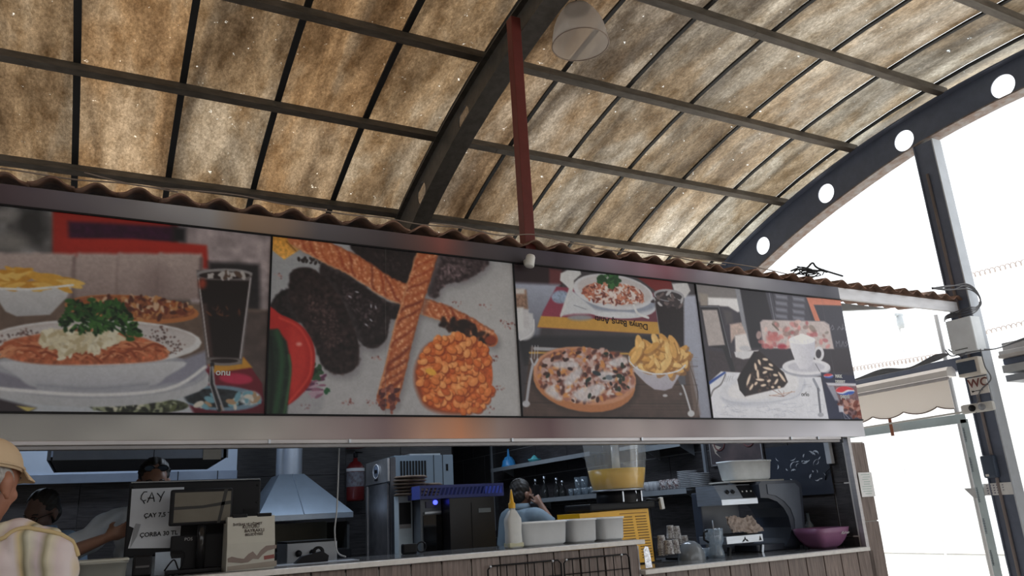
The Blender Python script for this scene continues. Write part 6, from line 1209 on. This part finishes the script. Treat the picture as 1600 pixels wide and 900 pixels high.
def loft(mb, rings, n=20):
    vs_ = []
    for cx, cy, cz, rx, ry in rings: vs_ += [(cx+rx*math.cos(2*PI*k/n), cy+ry*math.sin(2*PI*k/n), cz) for k in range(n)]
    m = len(rings); return mb.add(vs_, [(i*n+k, i*n+(k+1) % n, (i+1)*n+(k+1) % n, (i+1)*n+k) for i in range(m-1) for k in range(n)]+[tuple(reversed(range(n))), tuple((m-1)*n+k for k in range(n))], True)
def limb(mb, pts, rad): return mb.tube([tuple(v) for v in spline(pts, 5, False)], list(np.interp(np.linspace(0, len(pts)-1, 5*(len(pts)-1)+1), range(len(pts)), rad)), 14)
def hand_shapes(mb, w_, d, nrm, curl=.9, side=1, s_=1.0):
    w_, d = Vector(w_), Vector(d).normalized(); nrm = Vector(nrm); nrm = (nrm-d*nrm.dot(d)).normalized(); a = d.cross(nrm)*side
    limb(mb, [w_-d*.02, w_+d*.02*s_, w_+d*.07*s_], [.024, .027, .024]); mb.ell(w_+d*.052*s_, (.04*s_, .04*s_, .017*s_), Matrix((a, d, nrm)).transposed(), 14, 8)
    for i, (o_, L_) in enumerate(((.030, .070), (.010, .078), (-.010, .073), (-.029, .058))):
        p = w_+d*.085*s_+a*o_*s_; q = d.copy(); pts = [p-d*.02, p]; c_ = curl*(1+.12*i)
        for k, f_ in enumerate((.45, .30, .25)):
            q = Matrix.Rotation(c_*(.55 if k == 0 else .8)*(1), 3, a*side) @ q if True else q; p = p+q*L_*f_*s_; pts.append(p.copy())
        mb.tube([tuple(v) for v in pts], [.0095*s_, .0095*s_, .009*s_, .008*s_, .0065*s_], 8)
    p = w_+d*.03*s_+a*.034*s_; q = (d*.6+a*.7-nrm*.25).normalized(); pts = [p-q*.015, p, p+q*.035*s_, p+q*.035*s_+(q*.6+d*.5-a*.2).normalized()*.03*s_]; mb.tube([tuple(v) for v in pts], [.013, .012, .0105, .008], 8)
def person(label, cat, base, yaw, Hh, skin, head_yaw=0, head_pitch=0, arms=None, shirt=None, trousers=None, hair=None, ear=True, wr=None, voxel=.009, collar=True, build=1.0, hair_shape='short'):
    """yaw 0 faces +Y; arms: [(shoulder side, elbow world, wrist world, hand curl)]"""
    root = thing('person', label, cat, (base[0], base[1], 0), -yaw); k = Hh/1.70; inv = Matrix.Translation((base[0], base[1], 0)) @ Matrix.Rotation(-yaw, 4, 'Z'); inv = inv.inverted()
    def Z(z): return z*k
    b = MB()
    # trunk, pelvis, legs with feet
    loft(b, [(0, 0, Z(.84), .12, .09), (0, 0, Z(.92), .165*build, .115*build), (0, 0, Z(1.05), .15*build, .11*build), (0, .005, Z(1.20), .165*build, .12*build), (0, .0, Z(1.33), .17*build, .11*build), (0, -.01, Z(1.40), .13, .08), (0, -.012, Z(1.445), .062, .058)])
    for s_ in (-1, 1):
        limb(b, [(s_*.085, 0, Z(.92)), (s_*.095, .0, Z(.70)), (s_*.10, .01, Z(.48)), (s_*.10, -.01, Z(.28)), (s_*.10, -.01, Z(.08))], [.095, .085, .06, .055, .038]); b.ell((s_*.105, .05, Z(.035)), (.045, .13, .035), n=12, m=8)
    limb(b, [(0, -.015, Z(1.36)), (0, -.012, Z(1.44)), (0, .0, Z(1.53))], [.066, .054, .053])
    hb = MB(); hc = Vector((0, .0, Z(1.55)))
    Hm = Matrix.Rotation(-head_yaw, 3, 'Z') @ Matrix.Rotation(head_pitch, 3, 'X')
    def E(c_, r_): b.ell(hc+Hm @ Vector(c_), r_, Hm, 20, 14)
    E((0, -.012, .045), (.076, .098, .092)); E((0, .03, -.02), (.060, .070, .088)); E((0, .062, -.075), (.030, .030, .026)); E((0, .05, .03), (.062, .055, .06))
    E((0, .103, -.01), (.012, .018, .030)); E((0, .108, -.028), (.016, .016, .012)); E((0, .088, -.055), (.024, .013, .007)); E((0, .086, -.066), (.022, .012, .007))
    for s_ in (-1, 1):
        E((s_*.028, .078, .028), (.022, .016, .010)); E((s_*.036, .07, -.02), (.022, .022, .022)); E((s_*.079, -.008, -.002), (.009, .026, .034)); E((s_*.084, -.014, .004), (.010, .020, .024)); E((s_*.080, .0, -.030), (.007, .012, .014))
    hands = []
    for s_ in (-1, 1):
        sh = Vector((s_*.18*build, -.01, Z(1.362))); e_, w_ = None, None; cu = .5; nr = (0, 1, 0)
        for A_ in (arms or []):
            if A_[0] == s_: e_, w_, cu, nr = inv @ Vector(A_[1]), inv @ Vector(A_[2]), A_[3], inv.to_3x3() @ Vector(A_[4])
        if e_ is None: e_, w_ = Vector((s_*.25*build, -.02, Z(1.09))), Vector((s_*.26*build, .06, Z(.85)))
        limb(b, [Vector((s_*.10, -.01, Z(1.38))), sh, sh.lerp(e_, .5), e_, e_.lerp(w_, .4), w_], [.05, .055, .047, .038, .036, .025]); hand_shapes(b, w_, w_-e_, nr, cu, s_)
        hands.append((sh, e_, w_))
    fuse(b, 'body', skin, root, voxel, 3)
    for s_ in (-1, 1):
        ec_ = hc+Hm @ Vector((s_*.029, .083, .010)); eb_ = MB(); eb_.ell(ec_, (.0125, .0105, .0095), Hm, 12, 8); obj('eye', eb_, mat('eye_white', (.6, .58, .55), .2), root); ib = MB(); ib.ell(hc+Hm @ Vector((s_*.029, .092, .010)), (.005, .003, .005), Hm, 8, 6); obj('iris', ib, BLACK, root); br_ = MB(); br_.tube([tuple(hc+Hm @ Vector((s_*x, y, z))) for x, y, z in ((.012, .098, .030), (.03, .097, .036), (.048, .085, .030))], .004, 6); obj('eyebrow', br_, hair or BLACKM, root)
    mo_ = MB(); mo_.tube([tuple(hc+Hm @ Vector((x, y, -.0605))) for x, y in ((-.022, .090), (0, .0995), (.022, .090))], .002, 6); obj('mouth', mo_, mat('lip_line', (.16, .06, .05), .6), root)
    if shirt:
        t = MB(); g = .014
        loft(t, [(0, 0, Z(.86), .17*build+g, .125*build+g), (0, 0, Z(.95), .172*build+g, .125*build+g), (0, 0, Z(1.08), .160*build+g, .12*build+g), (0, .005, Z(1.20), .172*build+g, .125*build+g), (0, .0, Z(1.33), .178*build+g, .115*build+g), (0, -.01, Z(1.405), .145*build+g, .09*build+g), (0, -.012, Z(1.44), .075+g, .064+g)])
        for (sh, e_, w_) in hands: limb(t, [Vector((sh.x*.4, -.01, Z(1.36))), sh+Vector((0, 0, .004)), sh.lerp(e_, .55), sh.lerp(e_, .92)], [.07, .075, .072, .066])
        fuse(t, 'shirt', shirt, root, voxel+.001, 3, wr)
    if collar and shirt:
        cl = MB(); n = 24
        for th in (0,):
            vs_ = []
            for i in range(n+1):
                a = -PI*.5+.35+(2*PI-.7)*i/n+PI; rx, ry = .066, .066
                ca, sa = math.cos(a+PI*.5-PI), math.sin(a+PI*.5-PI)
                for (dr, z) in ((.0, 1.475), (.012, 1.482), (.030, 1.43), (.020, 1.425)): vs_.append(((rx+dr)*math.cos(a), -.012+(ry+dr)*math.sin(a), Z(z)))
            cl.add(vs_, [(i*4+j, i*4+(j+1) % 4, (i+1)*4+(j+1) % 4, (i+1)*4+j) for i in range(n) for j in range(4)], True)
        obj('collar', cl, shirt, root)
    if trousers:
        t = MB(); loft(t, [(0, 0, Z(.80), .17, .12), (0, 0, Z(.90), .182*build, .132*build), (0, 0, Z(.99), .172*build, .125*build)])
        for s_ in (-1, 1): limb(t, [(s_*.085, 0, Z(.90)), (s_*.095, 0, Z(.7)), (s_*.10, .01, Z(.48)), (s_*.10, -.01, Z(.09))], [.105, .095, .078, .062])
        fuse(t, 'trousers', trousers, root, .014, 2); 
        for s_ in (-1, 1): obj('shoe', MB().ell((s_*.105, .055, Z(.04)), (.052, .145, .042), n=16, m=8), BLACK, root)
    if hair is not None:
        h = MB()
        if hair_shape == 'fringe':       # short hair only around the back and sides
            h.ell(hc+Hm @ Vector((0, -.022, .018)), (.083, .094, .062), Hm, 20, 12)
        else:
            h.ell(hc+Hm @ Vector((0, -.026, .056)), (.086, .098, .095), Hm, 20, 14); h.ell(hc+Hm @ Vector((0, -.05, -.0)), (.078, .066, .08), Hm, 20, 14)
        fuse(h, 'hair', hair, root, .007, 2, lambda c_: .0025*np.sin(c_[:, 0]*160)*np.sin(c_[:, 2]*130+c_[:, 1]*90))
    return root, hc, Hm, hands, k
SK1 = mat('sunned_skin', (.36, .165, .105), .55, scale=10, col2=(.30, .13, .08)); SK2 = mat('olive_skin', (.26, .135, .09), .5, scale=8); SK3 = mat('brown_skin', (.17, .095, .07), .5, scale=8)
GREYH = mat('grey_hair', (.42, .40, .38), .7, scale=60, col2=(.22, .2, .19)); DKH = mat('dark_hair', (.02, .016, .013), .55, scale=60)
def stripes():
    m = mat('striped_shirt_cloth', (.6, .55, .5), .8); nt = m.node_tree; L = nt.links; b = nt.nodes['Principled BSDF']
    tc = N(nt, 'ShaderNodeTexCoord'); mp = N(nt, 'ShaderNodeMapping'); mp.inputs['Rotation'].default_value = (0, .38, .4); mp.inputs['Scale'].default_value = (1, .25, .25); L.new(tc.outputs['Object'], mp.inputs[0])
    wv = N(nt, 'ShaderNodeTexWave'); wv.bands_direction = 'X'; wv.wave_profile = 'SAW'; wv.inputs['Scale'].default_value = 3.2; wv.inputs['Distortion'].default_value = .6; wv.inputs['Detail'].default_value = 1; L.new(mp.outputs[0], wv.inputs[0])
    r = N(nt, 'ShaderNodeValToRGB'); e = r.color_ramp.elements; pts = [(0, (.62, .57, .44)), (.16, (.60, .50, .50)), (.34, (.64, .56, .56)), (.44, (.60, .48, .28)), (.52, (.22, .20, .13)), (.62, (.58, .55, .44)), (.78, (.55, .46, .48)), (.9, (.28, .25, .16)), (1, (.62, .57, .44))]  # olive stripes, darkened to carry the shade of creases too
    e[0].color = (*pts[0][1], 1); e[1].color = (*pts[-1][1], 1)
    for p, c_ in pts[1:-1]: q = e.new(p); q.color = (*c_, 1)
    L.new(wv.outputs['Fac'], r.inputs[0]); L.new(r.outputs[0], b.inputs['Base Color']); return m
WSH = mat('white_shirt_cloth', (.50, .53, .56), .8, scale=4, bump=.1); BSH = mat('light_blue_shirt_cloth', (.28, .40, .55), .8, scale=4); GSH = mat('slate_shirt_cloth', (.20, .26, .31), .8, scale=4); TRO = mat('dark_trousers', (.03, .03, .04), .8)
def fold(c_): return .008*np.sin(c_[:, 0]*42+c_[:, 2]*22+2*np.sin(c_[:, 2]*17))+.004*np.sin(c_[:, 2]*46-c_[:, 0]*60+c_[:, 1]*40)+.003*np.sin(c_[:, 2]*90+c_[:, 1]*30)
# old man with a cap
om, hc, Hm, hn, k = person('older man in a beige cap and striped shirt seen from behind', 'person', (-.285, 2.60), math.radians(14), 1.655, SK1, head_yaw=math.radians(16), head_pitch=math.radians(-6), shirt=stripes(), trousers=TRO, hair=GREYH, wr=fold, voxel=.0065, hair_shape='fringe', build=.90, collar=False,
    arms=[(1, (-.065, 2.54, 1.10), (.04, 2.80, 1.06), .5, (0, 0, 1))])
CAPM = mat('beige_cap_cloth', (.62, .46, .30), .85, scale=5, col2=(.54, .40, .26), bump=.15)
cpb = MB(); vs_ = []; n = 40
for i in range(9):
    a = PI/2*i/8; rr, z = math.cos(a)**.8, math.sin(a)
    for q in range(n): t = 2*PI*q/n; vs_.append(hc+Hm @ Vector((.090*rr*math.cos(t), -.008+.112*rr*math.sin(t), .040+.092*z)))
cpb.add(vs_, [(i*n+q, i*n+(q+1) % n, (i+1)*n+(q+1) % n, (i+1)*n+q) for i in range(8) for q in range(n)], True)
cap = obj('cap', cpb, CAPM, om); cap.modifiers.new('s', 'SOLIDIFY').thickness = .004
obj('cap_button', MB().ell(hc+Hm @ Vector((0, -.008, .133)), (.008, .008, .004), n=10, m=6), CAPM, cap)
bb_ = MB(); vs_ = []
for th in (0, -.004):
    for j in range(7):
        for i in range(17):
            t = PI*(.12+.76*i/16); v_ = j/6; x, y = .088*math.cos(t), -.008+.110*math.sin(t); vs_.append(hc+Hm @ Vector((x*(1+.04*v_), y+.075*v_*math.sin(t)**.7, .048-.018*v_-.25*abs(x)*v_*.6+th+.006)))
off = 7*17; fs = [(j*17+i, j*17+i+1, (j+1)*17+i+1, (j+1)*17+i) for j in range(6) for i in range(16)]; bb_.add(vs_, fs+[tuple(off+i for i in reversed(f)) for f in fs]+[(6*17+i, off+6*17+i, off+6*17+i+1, 6*17+i+1) for i in range(16)], True); obj('brim', bb_, CAPM, cap)
obj('cap_band', MB().tube([tuple(hc+Hm @ Vector((.0915*math.cos(t), -.008+.1135*math.sin(t), .050))) for t in np.linspace(0, 2*PI, 41)], .004, 6, False), CAPM, cap)
pp_ = MB(); zz = 1.40*k
shm = next(c_ for c_ in om.children if c_.name.startswith('shirt')); from mathutils.bvhtree import BVHTree
bv = BVHTree.FromPolygons([v.co for v in shm.data.vertices], [tuple(p.vertices) for p in shm.data.polygons])
pth = []
for v in spline([(-.20, -.085, zz-.06), (-.12, -.12, zz-.02), (0, -.13, zz-.005), (.08, -.10, zz+.0), (.14, -.06, zz+.01), (.20, -.02, zz-.01), (.24, .0, zz-.06)], 8, False):
    loc, nn_, _, _ = bv.find_nearest(Vector(v)); pth.append(tuple(loc+nn_*.003))
pp_.tube(pth, .006, 6); obj('piping', pp_, mat('ochre_piping', (.55, .42, .22), .8), om)
# seller behind the monitor
se_, hc, Hm, hn, k = person('seller in a white shirt behind the till monitor, sunglasses on the forehead', 'person', (.285, 5.02), math.radians(178), 1.80, SK2, head_pitch=math.radians(-12), shirt=WSH, trousers=TRO, hair=DKH, wr=fold, arms=[(1, (-.115, 4.80, 1.285), (.062, 4.72, 1.355), 1.0, (.2, .9, .4))])
sg = MB(); gl_ = thin_translucent('sunglass_lens', (.10, .13, .17), .2, .2, .08)
for s_ in (-1, 1):
    pts = [hc+Hm @ Vector((s_*(.036+.027*math.cos(t)), .070+.004*math.cos(t), .098+.017*math.sin(t))) for t in np.linspace(0, 2*PI, 17)]
    sg.tube([tuple(p) for p in pts], .003, 6, False); sg.tube([tuple(hc+Hm @ Vector((s_*.062, .068, .1))), tuple(hc+Hm @ Vector((s_*.083, .02, .085))), tuple(hc+Hm @ Vector((s_*.085, -.03, .06)))], .003, 6)
    lb = MB(); lb.add([tuple(p) for p in pts[:-1]], [tuple(range(16))]); obj('lens', lb, mat('blue_black_lens', (.05, .07, .10), .08), se_)
sg.tube([tuple(hc+Hm @ Vector((x, y, .10))) for x, y in ((-.01, .078), (0, .081), (.01, .078))], .003, 6); obj('sunglasses', sg, BLACK, se_)
# man at the far left behind the counter
m1, hc, Hm, hn, k = person('man with dark hair and glasses in a light blue shirt behind the older man', 'person', (-.285, 5.62), math.radians(205), 1.66, SK3, head_yaw=math.radians(12), head_pitch=math.radians(-22), shirt=BSH, trousers=TRO, hair=DKH)
g2 = MB()
for s_ in (-1, 1): g2.tube([tuple(hc+Hm @ Vector((s_*(.030+.022*math.cos(t)), .103, .008+.016*math.sin(t)))) for t in np.linspace(0, 2*PI, 15)], .0025, 6, False); g2.tube([tuple(hc+Hm @ Vector(p)) for p in ((s_*.052, .10, .012), (s_*.078, .04, .012), (s_*.082, -.01, .008))], .002, 6)
g2.tube([tuple(hc+Hm @ Vector(p)) for p in ((-.01, .105, .01), (0, .108, .012), (.01, .105, .01))], .0025, 6); obj('glasses', g2, BLACK, m1)
# person at the shelves, hand to the ear
m4, hc, Hm, hn, k = person('person with dark hair in a slate blue shirt by the shelves, phone at the ear', 'person', (3.35, 6.22), math.radians(75), 1.66, SK2, head_pitch=math.radians(-8), shirt=GSH, trousers=TRO, hair=DKH, arms=[(1, (3.52, 5.98, 1.24), (3.46, 6.08, 1.43), .9, (0, 1, 0))])
ph = thing('mobile_phone', 'black phone held to the ear by the person at the shelves', 'phone', (3.45, 6.12, 1.53), math.radians(-75)); obj('body', MB().box((0, 0, 0), (.010, .07, .14), b=.004), BLACK, ph)
